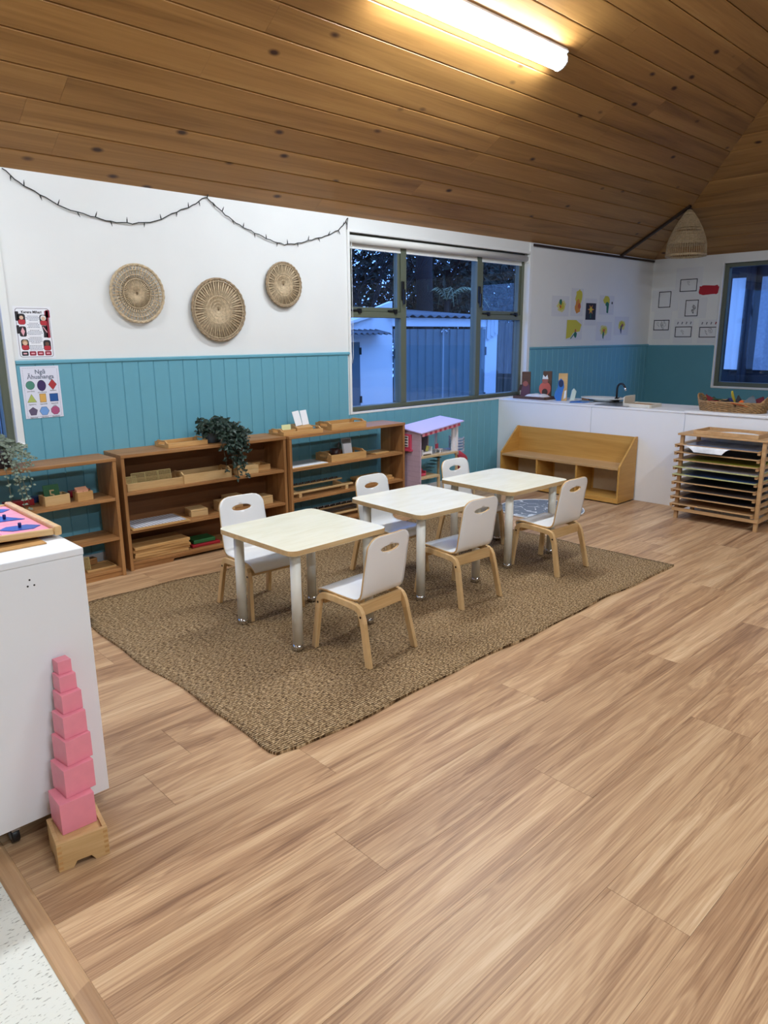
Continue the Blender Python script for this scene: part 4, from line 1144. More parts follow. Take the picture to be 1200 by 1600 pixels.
# ================================================================== DOLLHOUSE
LIL = mat('lilac_wall', (196,172,190), .5, var=.05, scale=30); LILR = mat('lilac_roof', (206,186,226), .35); PKD = mat('doll_pink', (206,72,98), .4); PKL = mat('doll_light_pink', (232,160,176), .5)
DW = mat('doll_white', (232,228,230), .45); GREYD = mat('doll_grey', (178,184,200), .5); BDL = mat('doll_birch', (206,178,136), .5)
dh = thing('dollhouse', 'pink and lilac dollhouse with a sloping roof beside the shelf', 'dollhouse', (4.462, 4.205, 0), 0)
HW, HD = .50, .24
MB().prism([(0,0),(HD,0),(HD,.715),(0,.688)], YZ, 0, .012).build('side_wall', LIL, dh)
for k in range(14): MB().box(-.0008, -.0001, 0, HD, .03+.046*k, .032+.046*k).build('siding_line', mat('siding_dark_lilac', (170,146,166), .6), dh)  # thin darker lilac lines across the side wall
for z_, x1, m_ in ((.485, HW, BDL), (.300, .26, BDL), (.018, HW, DW)): MB().box(.012, x1, 0, HD, z_-.016, z_).build('floor_board', m_, dh)
MB().box(.012, .22, HD-.008, HD, .0, .70).build('back_wall', mat('doll_back_grey', (178,172,182), .6), dh)
MB().box(.20, .212, .10, HD-.01, .485, .706).build('inner_wall', mat('doll_wall_grey', (150,138,146), .6), dh)
for x_, y_, z0, z1 in ((HW-.02, 0, .486, .735), (HW-.07, HD-.03, .486, .74), (HW-.055, .02, .486, .738), (HW-.038, .02, .486, .738), (HW-.02, 0, .02, .468), (.24, 0, .018, .283), (HW-.02, HD-.02, .02, .468)):
    MB().box(x_, x_+.018, y_, y_+.018, z0, z1).build('post', DW if z0 > .4 else BDL, dh)
MB().add([(-.02,-.03,.690),(HW+.04,-.03,.752),(HW+.04,HD+.02,.775),(-.02,HD+.02,.722),(-.02,-.03,.699),(HW+.04,-.03,.762),(HW+.04,HD+.02,.785),(-.02,HD+.02,.731)], [(0,3,2,1),(4,5,6,7),(0,1,5,4),(1,2,6,5),(2,3,7,6),(3,0,4,7)]).build('roof', LILR, dh)
for k in range(16):
    x_ = .004 + k*.031; z_ = .690 + .112*x_
    MB().box(x_, x_+.031, -.020, -.016, z_-.026, z_-.002).build('valance_check', PKD if k % 2 else PKL, dh)
wb = MB().box(-.022, -.001, .10, .21, .545, .675).build('window_frame', PKD, dh, bev=.003)
MB().box(-.024, -.022, .125, .185, .565, .66).build('window_pane', DW, wb)
for k in range(4): MB().box(-.0255, -.0242, .13, .18, .572+.024*k, .582+.024*k).build('shutter_slat', mat('doll_dark', (48,40,52), .5), wb)
MB().box(-.034, 0, .09, .22, .530, .545).build('window_box', PKD, dh)
# balcony, slide, pool deck
bl = MB().box(HW, HW+.11, .02, .20, .469, .485).build('balcony_floor', GREYD, dh)
b = MB()
for k in range(4):
    z_ = .50 + .026*k; b.box(HW+.100, HW+.11, .02, .20, z_, z_+.012); b.box(HW, HW+.100, .02, .030, z_, z_+.012)
for y_ in (.02, .19): b.box(HW+.098, HW+.112, y_, y_+.012, .485, .60)
b.build('balcony_rail', GREYD, dh)
vs = []; n_ = 10
for i in range(n_+1):
    f = i/n_; a = R(-20 + 120*f); cx, cy = HW+.02+.11*math.sin(a), .0+.09*(1-math.cos(a)); z_ = .455-.19*f
    d = Vector((math.sin(a), -math.cos(a)))
    for o_, h in ((-.046,.045),(-.034,0),(.034,0),(.046,.045)): vs.append((cx+d.x*o_, cy+d.y*o_, z_+h))
top = len(vs); vs += [(x, y, z_-.006) for x, y, z_ in vs]
F = []
for i in range(n_):
    for k in range(3):
        a = 4*i+k; F += [(a, a+1, a+5, a+4), (top+a, top+a+4, top+a+5, top+a+1)]
    F += [(4*i, 4*i+4, top+4*i+4, top+4*i), (4*i+3, top+4*i+3, top+4*i+7, 4*i+7)]
MB().add(vs, F, 0, True).build('slide', PKD, dh)
dk = MB().box(HW+.03, HW+.24, -.03, .15, .215, .235).build('pool_deck', GREEN if False else mat('doll_deck', (92,120,116), .6), dh)
for k in range(7): MB().box(HW+.03+k*.03, HW+.06+k*.03, -.034, -.030, .205, .237).build('deck_check', PKD if k % 2 else PKL, dk)
for x_, y_ in ((HW+.04, -.02), (HW+.22, -.02), (HW+.04, .135), (HW+.22, .135)): MB().box(x_, x_+.012, y_, y_+.012, 0, .215).build('deck_post', BDL, dh)
b = MB()
for k in range(6): b.box(.25+.03*k, .30+.03*k, .13, .20, .31+.027*k, .316+.027*k)
b.build('stairs', mat('doll_stair_teal', (70,110,112), .5), dh)
DL = lambda x, y, z_: (4.462+x, 4.205+y, z_)
bd = thing('toy_bed', 'tiny white bed with a yellow pillow upstairs in the dollhouse', 'toy bed', DL(.12, .06, .4855))
MB().box(-.055, .055, -.03, .03, .01, .03).build('mattress', DW, bd, bev=.003)
for s in (-1, 1): MB().box(s*.058-.004, s*.058+.004, -.033, .033, 0, .055 if s < 0 else .075).build('bed_end', DW, bd, bev=.003)
MB().cbox((.03, .0, .055), (.035, .012, .05), Matrix.Rotation(R(20), 3, 'Y')).build('pillow', mat('toy_yellow', (210,206,110), .6), bd, bev=.005)
sf = thing('toy_sofa', 'tiny pink sofa on the middle floor of the dollhouse', 'toy sofa', DL(.075, .08, .3005))
MB().box(-.055, .055, -.03, .03, 0, .025).build('seat', PKD, sf, bev=.006)
MB().box(-.055, .055, .014, .03, .0255, .06).build('backrest', PKD, sf, bev=.006)
for s in (-1, 1): MB().box(s*.05-.006, s*.05+.006, -.028, .013, .0255, .045).build('armrest', PKD, sf, bev=.004)
tc_ = thing('toy_chair', 'tiny white and pink chair upstairs by the dollhouse balcony', 'toy chair', DL(.33, .08, .4855), R(20))
MB().box(-.03, .03, -.025, .025, .025, .033).build('seat', DW, tc_)
MB().box(-.03, .03, .02, .026, .034, .075).build('backrest', PKD, tc_)
for sx in (-1, 1):
    for sy in (-1, 1): MB().box(sx*.026-.004, sx*.026+.004, sy*.021-.004, sy*.021+.004, 0, .0248).build('leg', DW, tc_)
tp = thing('toy_plant', 'tiny black plant behind the pink sofa in the dollhouse', 'toy plant', DL(.15, .16, .3005))
MB().lathe([(.012,0),(.016,.03),(0,.03)], 10).build('pot', DW, tp)
b = MB()
for k in range(9):
    a = k*2.4; b.add([(0,0,.03),(.012*math.cos(a+.4),.012*math.sin(a+.4),.07),(.03*math.cos(a),.03*math.sin(a),.075+.006*(k % 4)),(.012*math.cos(a-.4),.012*math.sin(a-.4),.07)], [(0,1,2,3)])
b.build('leaves', mat('toy_black_leaf', (26,30,32), .5), tp)
ts = thing('toy_table', 'tiny white table on the ground floor of the dollhouse', 'toy table', DL(.10, .05, .0185))
MB().box(-.06, .06, -.035, .035, .19, .20).build('tabletop', DW, ts)
for sx in (-1, 1):
    for sy in (-1, 1): MB().box(sx*.05-.005, sx*.05+.005, sy*.028-.005, sy*.028+.005, 0, .1895).build('leg', DW, ts)
# ================================================================== WOVEN WALL DISCS
def disc(label, cx, cz, rr, style):
    t = thing('woven_disc', label, 'wall basket', (cx, WY-.004, cz), 0, 'woven discs on the white wall')
    P = lambda r_, a, d=0: (r_*math.cos(a), -d, r_*math.sin(a))
    y_of = lambda f: .010 + .016*f*f        # shallow dish, rim stands proud of the wall
    # backing web
    n = 72
    if style != 0:
        b = MB(); vs = [P(0, 0, .006)]
        for i in range(n): vs.append(P(rr*.93, 2*math.pi*i/n, .018))
        b.add(vs, [(0, 1+i, 1+(i+1) % n) for i in range(n)], 0, True); b.build('backing', STRAWD, t)
    else:
        b = MB(); vs = [P(0, 0, .006)]
        for i in range(n): vs.append(P(rr*.52, 2*math.pi*i/n, .010))
        b.add(vs, [(0, 1+i, 1+(i+1) % n) for i in range(n)], 0, True); b.build('backing', STRAWD, t)
    b = MB(); ns = {0: 46, 1: 84, 2: 66}[style]
    for i in range(ns):
        a = 2*math.pi*i/ns
        if style == 0:
            b.tube([P(.01, a, y_of(0)+.003), P(rr*.50, a, y_of(.5)+.003)], .0035, 4)
            b.tube([P(rr*.48, a, y_of(.5)), P(rr*.72, a+.10, y_of(.7)), P(rr*.97, a+.02, y_of(.95))], .0030, 4)
            b.tube([P(rr*.48, a, y_of(.5)), P(rr*.72, a-.10, y_of(.7)), P(rr*.97, a-.02, y_of(.95))], .0030, 4)
        else:
            b.tube([P(.008, a, y_of(0)+.004), P(rr*.5, a, y_of(.5)+.004), P(rr*.95, a+.03*((i*7) % 3-1), y_of(.95)+.002)], .0036, 4)
    b.build('spokes', STRAW, t)
    b = MB()
    for f in ((.50, .64, .80) if style == 0 else ((.12, .22, .32, .44, .90) if style == 1 else (.2, .4, .5, .9))):
        b.tube([P(rr*f, 2*math.pi*i/48, y_of(f)+.006) for i in range(48)], .0036, 5, closed=True)
    b.build('coils', STRAW, t)
    b = MB()
    for k in range(3):
        b.tube([P(rr*(.955+.018*k), 2*math.pi*i/96, y_of(1)+.004*math.sin(i*2.1+k*2)) for i in range(96)], .0062, 6, closed=True)
    b.build('bound_rim', STRAW if style == 0 else STRAWD, t)
disc('leftmost woven straw disc with an open lattice border', 2.250, 1.790, .187, 0)
disc('largest woven straw disc, between the other two', 2.858, 1.698, .219, 1)
disc('smallest woven straw disc, nearest the window', 3.442, 1.896, .165, 2)

# ================================================================== FAIRY LIGHT STRING
FY = WY - .012
ctl = [(1.505,2.452),(1.588,2.389),(1.70,2.335),(1.83,2.278),(1.991,2.243),(2.12,2.228),(2.261,2.224),(2.43,2.259),(2.588,2.331),(2.704,2.385),(2.814,2.451),(2.87,2.42),(2.961,2.350),(3.08,2.295),(3.207,2.251),(3.34,2.212),(3.475,2.190),(3.60,2.21),(3.737,2.246),(3.88,2.285),(4.017,2.343),(4.085,2.40),(4.122,2.445)]
fs_ = thing('fairy_light_string', 'dark wire of unlit fairy lights draped below the ceiling', 'string lights', (0,0,0))
pts = []
for i in range(len(ctl)-1):
    for k in range(4):
        f = k/4; pts.append((ctl[i][0]*(1-f)+ctl[i+1][0]*f, FY-.004*math.sin(i*2.2+k), ctl[i][1]*(1-f)+ctl[i+1][1]*f + .004*math.sin(i*3.1+k*1.7)))
pts.append((ctl[-1][0], FY, ctl[-1][1]))
WIRE = mat('dark_green_wire', (30,34,32), .5)
b = MB().tube(pts, .0034, 5); b.tube([pts[-1], (4.112, FY, 2.39), (4.106, FY-.003, 2.355)], .003, 5); b.build('wire', WIRE, fs_)
BULB = mat('clear_bulb', (90,92,90), .25)
for i in range(2, len(pts)-1, 3):
    p = Vector(pts[i]); d = Vector((.35*math.sin(i*1.9), -.3, 1.0 if (i//3) % 2 else -1.0)).normalized()
    st_ = MB().tube([p, p+d*.020], .0036, 5).build('bulb_holder', WIRE, fs_)
    MB().tube([p+d*.020, p+d*.034], [.0030, .0012], 5).build('bulb', BULB, st_)

# ================================================================== POSTERS ON THE LEFT
def onwall(x, z_, d=0): return (x, WY-.0015-d, z_)
def sheet_a(name, label, cat, x0, x1, z0, z1, m, group=None, rot=0, off=.002):
    t = thing(name, label, cat, ((x0+x1)/2, WY-off, (z0+z1)/2), 0, group)
    t.rotation_euler = (0, R(rot), 0)
    w_, h_ = x1-x0, z1-z0
    MB().box(-w_/2, w_/2, -.001, 0, -h_/2, h_/2).build('sheet', m, t)
    return t
PR = lambda u, v, q: (u, -.0012-q, v)
def flat(t, name, poly, m, k=1): return MB().prism(poly, PR, 0, .0003*k).build(name, m, t)
pc = lambda n, c: mat('print_'+n, c, .6)
# song sheet
sg = sheet_a('song_poster', 'red bordered song sheet with cartoon figures above the dado', 'poster', 1.470, 1.688, 1.385, 1.695, PAPER)
RW_, BK, SK1, SK2 = pc('maroon', (150,36,58)), pc('black', (36,30,36)), pc('skin', (222,184,158)), pc('brown', (110,74,58))
w2, h2 = .218, .310
b_ = rrect(.196, .288, .014, 4)
flat(sg, 'border', [(x, y) for x, y in b_], pc('grey_line', (120,110,120)), 1)
flat(sg, 'panel', rrect(.190, .282, .012, 4), pc('pale', (238,238,244)), 2)
for k, (x0, z0, w_, h_) in enumerate(((.076,-.03,.022,.16),(.083,.09,.024,.045),(-.094,.07,.020,.055),(-.094,-.005,.016,.05))):
    flat(sg, 'corner_pattern', rrect(w_, h_, .004, 2, x0+w_/2-.006, z0+h_/2), RW_ if k < 2 else BK, 3)
for k in range(4): flat(sg, 'bottom_pattern', rrect(.038, .026, .005, 2, -.068+.045*k, -.122), RW_ if k else BK, 3); flat(sg, 'bottom_motif', rrect(.022, .008, .003, 2, -.068+.045*k, -.122), pc('blush', (230,170,180)), 4)
for k, (x_, z_, hair, sk, cl) in enumerate(((-.066,.080,BK,SK1,RW_),(.060,.075,pc('white_hair',(226,222,222)),SK1,RW_),(-.062,-.070,pc('sandy_hair',(176,140,104)),SK1,RW_),(.066,-.075,BK,SK2,RW_))):
    flat(sg, 'figure_back', rrect(.044, .064, .014, 4, x_, z_), BK, 3)
    flat(sg, 'figure_top', rrect(.038, .028, .008, 3, x_, z_-.016), pc('red', (186,44,56)), 4)
    flat(sg, 'figure_hair', ngon(16, .0165, 0, x_, z_+.013), hair, 5)
    flat(sg, 'figure_face', ngon(14, .0115, 0, x_, z_+.009), sk, 6)
flat(sg, 'carving_panel', rrect(.040, .060, .010, 3, -.066, .008), BK, 3); flat(sg, 'carving_motif', ngon(4, .026, 0, -.066, .008)[:1] and [(-.066,-.018),(-.054,.008),(-.066,.034),(-.078,.008)], pc('blush', (230,170,180)), 4)
flat(sg, 'carving_panel', [(.046,.042),(.078,.042),(.078,-.028),(.052,-.028),(.054,.0)][::-1], BK, 3); flat(sg, 'carving_motif', [(.050,.036),(.056,.036),(.076,.004),(.072,0)][::-1], pc('blush', (230,170,180)), 4)
text('Karere Mihari', .021, BK, 'title', sg, (-.005, -.0022, .115), (R(90), 0, 0), bold=.0006)
lines = [5, 7, 6, 4, 0, 4, 6, 5, 6, 0, 4, 6, 8, 6, 0, 5, 7, 6, 6, 4, 0, 6, 6, 7, 6]
lm = pc('text_grey', (110,112,132))
for k, n_ in enumerate(lines):
    if not n_: continue
    z_ = .098 - .0083*k; w_ = n_*.0115
    b = MB()
    x = -w_/2 - .002
    while x < w_/2:
        ww_ = .004 + .006*rnd.random(); b.prism([(x, z_-.0016), (x+ww_, z_-.0016), (x+ww_, z_+.0016), (x, z_+.0016)], PR, .0006, .0009); x += ww_ + .0022
    b.build('text_line', lm, sg)
# shapes poster
sp = sheet_a('shapes_poster', 'white poster of nine coloured shapes on the teal boards', 'poster', 1.466, 1.692, 1.026, 1.342, mat('poster_lilac_white', (226,226,240), .5), off=.0135)
for x0, z0, x1, z1 in ((-.102,.147,.102,.1485),(-.102,-.1485,.102,-.147),(-.102,-.147,-.1005,.147),(.1005,-.147,.102,.147)):
    b = MB(); L_ = max(x1-x0, z1-z0); n_ = int(L_/.010)
    for k in range(n_):
        if x1-x0 > z1-z0: b.prism([(x0+k*.010, z0), (x0+k*.010+.006, z0), (x0+k*.010+.006, z1), (x0+k*.010, z1)], PR, .0, .0003)
        else: b.prism([(x0, z0+k*.010), (x1, z0+k*.010), (x1, z0+k*.010+.006), (x0, z0+k*.010+.006)], PR, .0, .0003)
    b.build('dashed_border', lm, sp)
GT = pc('title_grey', (96,104,124))
text('Ngā', .036, GT, 'title', sp, (0, -.0015, .112), (R(90), 0, 0), bold=.0006)
text('Āhuahanga', .036, GT, 'title', sp, (0, -.0015, .082), (R(90), 0, 0), bold=.0006)
S9 = [('porohita', ngon(28, .0245, 0), (78,136,118)), ('porohema', ngon(28, .0245, 0, sy=1.28), (62,40,92)), ('taimana', [(.024,0),(0,.032),(-.024,0),(0,-.032)], (176,50,56)),
      ('tapatoru', [(-.026,-.022),(.026,-.022),(0,.026)], (178,190,100)), ('tapawhā', [(-.018,-.025),(.018,-.025),(.018,.025),(-.018,.025)], (222,170,86)), ('tapawhā\nrite', [(-.024,-.023),(.024,-.023),(.024,.023),(-.024,.023)], (30,84,152)),
      ('taparima', ngon(5, .026, 90), (96,84,112)), ('tapaono', ngon(6, .028, 0), (118,162,222)), ('tapawaru', ngon(8, .026, 22.5), (178,84,128))]
for k, (nm, poly, c_) in enumerate(S9):
    cx, cz = (-.066 + .066*(k % 3)), (.044 - .080*(k//3) - (.004 if k == 1 else 0))
    flat(sp, 'shape_outline', [(cx+u_*1.07, cz+v_*1.07) for u_, v_ in poly], BK, 1)
    flat(sp, 'printed_shape', [(cx+u_, cz+v_) for u_, v_ in poly], pc('shape%d' % k, c_), 2)
    text(nm, .0125, BK, 'shape_name', sp, (cx, -.0015, cz-.040 - (.004 if k == 1 else 0)), (R(90), 0, 0))

# ================================================================== FLOWER PAINTINGS ON THE WINDOW WALL
YEL, ORG, GRN, TIP = pc('yellow', (206,196,60)), pc('orange', (214,140,48)), pc('green', (38,110,84)), pc('rust', (196,92,44))
YPA = pc('pale_yellow', (216,210,140))
PP = mat('painting_paper', (220,220,224), .7)
def blob(cx, cz, rx, rz_, seed, n=18, j=.22):
    q = random.Random(seed); return [(cx + rx*(1+j*(q.random()-.5)*2)*math.cos(2*math.pi*i/n), cz + rz_*(1+j*(q.random()-.5)*2)*math.sin(2*math.pi*i/n)) for i in range(n)]
fl = [('flower painting with a green bud, leftmost on the wall', 7.14, 7.49, 1.712, 1.935, 0), ('tall narrow painting of yellow and orange petals', 7.53, 7.79, 1.72, 2.03, 1), ('photo of an orange flower on a black ground', 7.84, 8.105, 1.615, 1.925, 2), ('painting of a yellow flower with a long green stem, upper right', 8.165, 8.51, 1.745, 1.97, 3), ('painting half covered in bright yellow, lower left', 7.45, 7.80, 1.45, 1.68, 4), ('painting of a small yellow flower on a thin stem, lower middle', 8.12, 8.49, 1.434, 1.66, 5), ('painting of a pale flower with a dark stem, lowest right', 8.555, 8.917, 1.50, 1.725, 6)]
for lb, x0, x1, z0, z1, k in fl:
    t = sheet_a('flower_painting', lb, 'painting', x0, x1, z0, z1, PP, 'flower paintings on the window wall', off=.002)
    w_, h_ = (x1-x0)/2, (z1-z0)/2
    if k == 0:
        flat(t, 'yellow_wash', blob(.02, 0, w_*.5, h_*.62, 1), YPA, 1); flat(t, 'petal', blob(.02, 0, w_*.3, h_*.4, 2), YEL, 2); flat(t, 'bud', blob(0, h_*.42, w_*.16, h_*.28, 3), GRN, 3); flat(t, 'stem_end', blob(0, -.005, w_*.1, h_*.16, 4), TIP, 3)
    elif k == 1:
        flat(t, 'yellow_wash', blob(.03, .06, w_*.55, h_*.55, 5), YEL, 1); flat(t, 'petal', blob(.02, -.05, w_*.45, h_*.5, 6), ORG, 2); flat(t, 'petal', blob(.05, -.04, w_*.22, h_*.22, 7), TIP, 3)
    elif k == 2:
        flat(t, 'black_ground', [(-w_*.86,-h_*.58),(w_*.86,-h_*.58),(w_*.86,h_*.66),(-w_*.86,h_*.66)], BK, 1)
        for a in range(6): flat(t, 'petal', [(.0,.03),(.03*math.cos(a*1.05+.4),.03+.03*math.sin(a*1.05+.4)),(.075*math.cos(a*1.05),.03+.06*math.sin(a*1.05)),(.03*math.cos(a*1.05-.4),.03+.03*math.sin(a*1.05-.4))][::-1], ORG, 2)
        flat(t, 'petal', ngon(12, .026, 0, 0, .03), YEL, 3); flat(t, 'stem', [(-.01,-.07),(.01,-.07),(.006,0),(-.006,0)], GRN, 2)
    elif k == 3:
        flat(t, 'yellow_wash', blob(-.01, h_*.55, w_*.5, h_*.42, 8), YEL, 1); flat(t, 'leaf', blob(.01, h_*.1, w_*.26, h_*.25, 9), GRN, 2); flat(t, 'stem', [(.0,-h_*.8),(.04,-h_*.85),(.05,h_*.1),(-.01,h_*.1)], GRN, 3); flat(t, 'spot', ngon(10, .016, 0, w_*.72, h_*.25), BK, 2)
    elif k == 4:
        flat(t, 'yellow_wash', [(-w_*.95,-h_*.9),(-w_*.4,-h_*.75),(-.01,-h_*.3),(w_*.7,-.02),(w_*.9,h_*.5),(w_*.2,h_*.95),(-w_*.9,h_*.95)], YEL, 1); flat(t, 'leaf', blob(.03, -h_*.5, w_*.18, h_*.3, 11), GRN, 2); flat(t, 'stem_end', blob(.03, -.01, w_*.1, h_*.14, 12), TIP, 3); flat(t, 'leaf', [(-.08,-h_*.9),(-.06,-h_*.92),(.02,-h_*.4),(0,-h_*.38)], GRN, 3)
    else:
        q = k-5
        flat(t, 'yellow_wash', blob(0, h_*.1, w_*.5, h_*.55, 13+k), YPA, 1); flat(t, 'petal', blob(0, h_*.12, w_*.34, h_*.36, 14+k), YEL, 2); flat(t, 'stem', blob(-.01, -h_*.35, w_*.10, h_*.48, 15+k), GRN if q == 0 else NAVY, 3); flat(t, 'stem_end', blob(0 if q == 0 else .02, h_*.08, w_*.12, h_*.18, 16+k), SKN if q else TIP, 4)

# ================================================================== LINE DRAWINGS ON THE END WALL
PB = lambda u, v, q: (-.0012-q, -u, v)
ldr = [('framed landscape drawing, highest on the end wall', 4.337, 4.115, 2.035, 2.190, (4.40,4.05,1.93,2.33)), ('upright framed drawing nearest the corner', 4.610, 4.444, 1.846, 2.050, (4.70,4.34,1.80,2.07)), ('upright framed drawing of a dark scribbled bird, in the middle', 4.244, 4.075, 1.726, 1.930, (4.33,3.97,1.70,1.955)), ('framed drawing of grey loops, lower left by the corner', 4.652, 4.439, 1.556, 1.690, (4.655,4.415,1.44,1.80)), ('framed drawing of a thin stick figure, lower middle', 4.352, 4.132, 1.466, 1.600, (4.37,4.12,1.39,1.69)), ('framed drawing with red and black marks above it, lower right', 4.034, 3.814, 1.460, 1.592, (4.05,3.81,1.39,1.68))]
LP = mat('drawing_paper', (225,225,227), .7); LF = pc('frame_black', (40,38,48)); SC_ = pc('pencil', (120,120,130))
for k, (lb, y1, y0, z0, z1, (py1, py0, pz0, pz1)) in enumerate(ldr):
    cy, cz = (py0+py1)/2, (pz0+pz1)/2
    t = thing('line_drawing', lb, 'drawing', (XB-.0015-.0004*k, cy, cz), 0, 'framed line drawings on the end wall')
    MB().box(-.001, 0, py0-cy, py1-cy, pz0-cz, pz1-cz).build('sheet', LP, t)
    a0, a1, b0, b1 = cy-y1, cy-y0, z0-cz, z1-cz
    th = .010
    for nm, pl in (('frame_line', [(a0,b0),(a1,b0),(a1,b0+th),(a0,b0+th)]), ('frame_line', [(a0,b1-th),(a1,b1-th),(a1,b1),(a0,b1)]), ('frame_line', [(a0,b0),(a0+th,b0),(a0+th,b1),(a0,b1)]), ('frame_line', [(a1-th,b0),(a1,b0),(a1,b1),(a1-th,b1)])):
        MB().prism(pl, PB, 0, .0005).build(nm, LF, t)
    q = random.Random(40+k); mxn = {0: 1, 1: 0, 2: 4, 3: 5, 4: 1, 5: 3}[k]
    for i in range(mxn):
        cx_, cz_ = (a0+a1)/2 + (a1-a0)*.25*(q.random()*2-1), (b0+b1)/2 + (b1-b0)*.2*(q.random()*2-1)
        pts_ = [(-.003, -(cx_ + .02*math.cos(j*.9+i)*q.uniform(.4, 1.2)), cz_ + .035*math.sin(j*.7+i)*q.uniform(.4, 1.2)) for j in range(9)]
        MB().tube(pts_, .0016 if k != 2 else .003, 4).build('pencil_line', SC_, t)
    if k in (4, 5):
        for i in range(4):
            x_ = a0 + .02 + (a1-a0-.05)*i/3.0; MB().prism([(x_, b1+.03), (x_+.012, b1+.028), (x_+.022, b1+.058), (x_+.008, b1+.062)], PB, 0, .0005).build('scribble', RED if (k == 5 and i == 3) else SC_, t)
rs = thing('red_label', 'red wavy edged label beside the line drawings', 'label card', (XB-.002, 3.962, 2.042))
pl = []
for i in range(40):
    a = 2*math.pi*i/40; ex = math.copysign(abs(math.cos(a))**.35, math.cos(a)); ez = math.copysign(abs(math.sin(a))**.35, math.sin(a))
    pl.append((.122*ex + .004*math.sin(a*9), .055*ez + .005*math.sin(a*8)))
MB().prism(pl, PB, 0, .0012).build('card', mat('red_card', (176,20,40), .5), rs)

# ================================================================== PENDANT SHADE
pd = thing('pendant_shade', 'open weave rattan pendant shade hanging in the far corner', 'lamp shade', (8.635, 3.915, 2.385))
RAT = mat('rattan', (196,172,136), .6, var=.2, scale=50)
prof = [(.222,.0),(.220,.05),(.214,.13),(.196,.20),(.155,.30),(.100,.40),(.050,.47),(.024,.50)]
def prad(z_):
    for (r0, z0), (r1, z1) in zip(prof, prof[1:]):
        if z0 <= z_ <= z1: return r0 + (r1-r0)*(z_-z0)/(z1-z0)
    return prof[-1][0]
b = MB()
for z_ in (0, .012, .13, .142, .154, .17, .186, .202, .218, .234, .25, .285, .315, .33, .345, .36, .375, .39, .405, .42, .435, .46, .50):
    r_ = prad(z_); b.tube([(r_*math.cos(2*math.pi*i/36), r_*math.sin(2*math.pi*i/36), z_) for i in range(36)], .0045 if .02 < z_ < .45 else .007, 5, closed=True)
b.build('hoops', RAT, pd)
b = MB()
for i in range(54):
    a = 2*math.pi*i/54
    b.tube([(prad(z_)*math.cos(a), prad(z_)*math.sin(a), z_) for z_ in (0, .07, .13, .2, .3, .4, .47, .5)], .0030, 4)
b.build('ribs', RAT, pd)
MB().tube([(0,0,.50), (0,0,.545)], .006, 6).build('cord', BLACK, pd)
MB().lathe([(.03,.49),(.03,.515),(.0,.52)], 12).build('cap', DKB, pd)

# ================================================================== PLANTS
def leaf(b, p, d, n, L_, w_, fold=.25):
    d = d.normalized(); s = d.cross(n)
    if s.length < 1e-4: s = d.orthogonal()
    s.normalize(); n = s.cross(d)
    b.add([p, p+d*L_*.45+s*w_/2+n*w_*fold, p+d*L_, p+d*L_*.45-s*w_/2+n*w_*fold, p+d*L_*.5], [(0,1,4),(1,2,4),(2,3,4),(3,0,4)])
q = random.Random(11)
pl = thing('trailing_plant', 'dark green trailing plant in a slate pot on the backed shelf', 'plant', S2(.72, .13, .7785))
MB().lathe([(.050,0),(.058,.004),(.075,.085),(.078,.105),(.072,.105),(.068,.09),(0,.09)], 22).build('pot', mat('slate_pot', (84,98,110), .5), pl)
st_b = MB(); lf = MB()
V = Vector
for k in range(58):
    a = q.uniform(0, 2*math.pi)
    front = q.random() < .66
    p = V((.035*math.cos(a), .035*math.sin(a), .10))
    if front: tgt = V((q.uniform(-.02, .17), q.uniform(-.22, -.165), -.25 + .34*q.random()**.8))
    else: tgt = V((q.uniform(-.09, .14), q.uniform(-.14, .06), q.uniform(.07, .165)))
    mid = (p+tgt)/2 + V((0, -.02 if front else 0, .12 if front else .03))
    if front: mid = V((tgt.x*.6+.01, -.135, .13))
    path = [p*(1-f)*(1-f) + mid*2*f*(1-f) + tgt*f*f for f in [i/8 for i in range(9)]]
    st_b.tube(path, .0022, 4)
    for i in range(1, 9):
        for m_ in range(4):
            dr = V((q.uniform(-1, 1), q.uniform(-1, .5), q.uniform(-.8, .6)))
            pos = path[i] + V((q.uniform(-.018, .018), q.uniform(-.018, .010), q.uniform(-.018, .018)))
            if pos.z < 0.004 and pos.y > -.138: pos.y = -.15
            leaf(lf, pos, dr, V((q.uniform(-.4, .4), -1, q.uniform(.2, 1.2))), q.uniform(.026, .042), q.uniform(.018, .028))
# one sprig to the left
path = [V((-.03, -.02, .10)), V((-.08, -.05, .13)), V((-.14, -.07, .125))]
st_b.tube(path, .002, 4)
for i in range(9): leaf(lf, path[2] + V((q.uniform(-.015, .02), 0, q.uniform(-.01, .012))), V((q.uniform(-1, .6), -.2, q.uniform(-1, .6))), V((0, -1, .5)), .036, .02)
st_b.build('stems', mat('plant_stem', (60,62,44), .6), pl)
lf.build('foliage', mat('dark_leaf', (44,62,52), .42, var=.35, scale=25), pl)

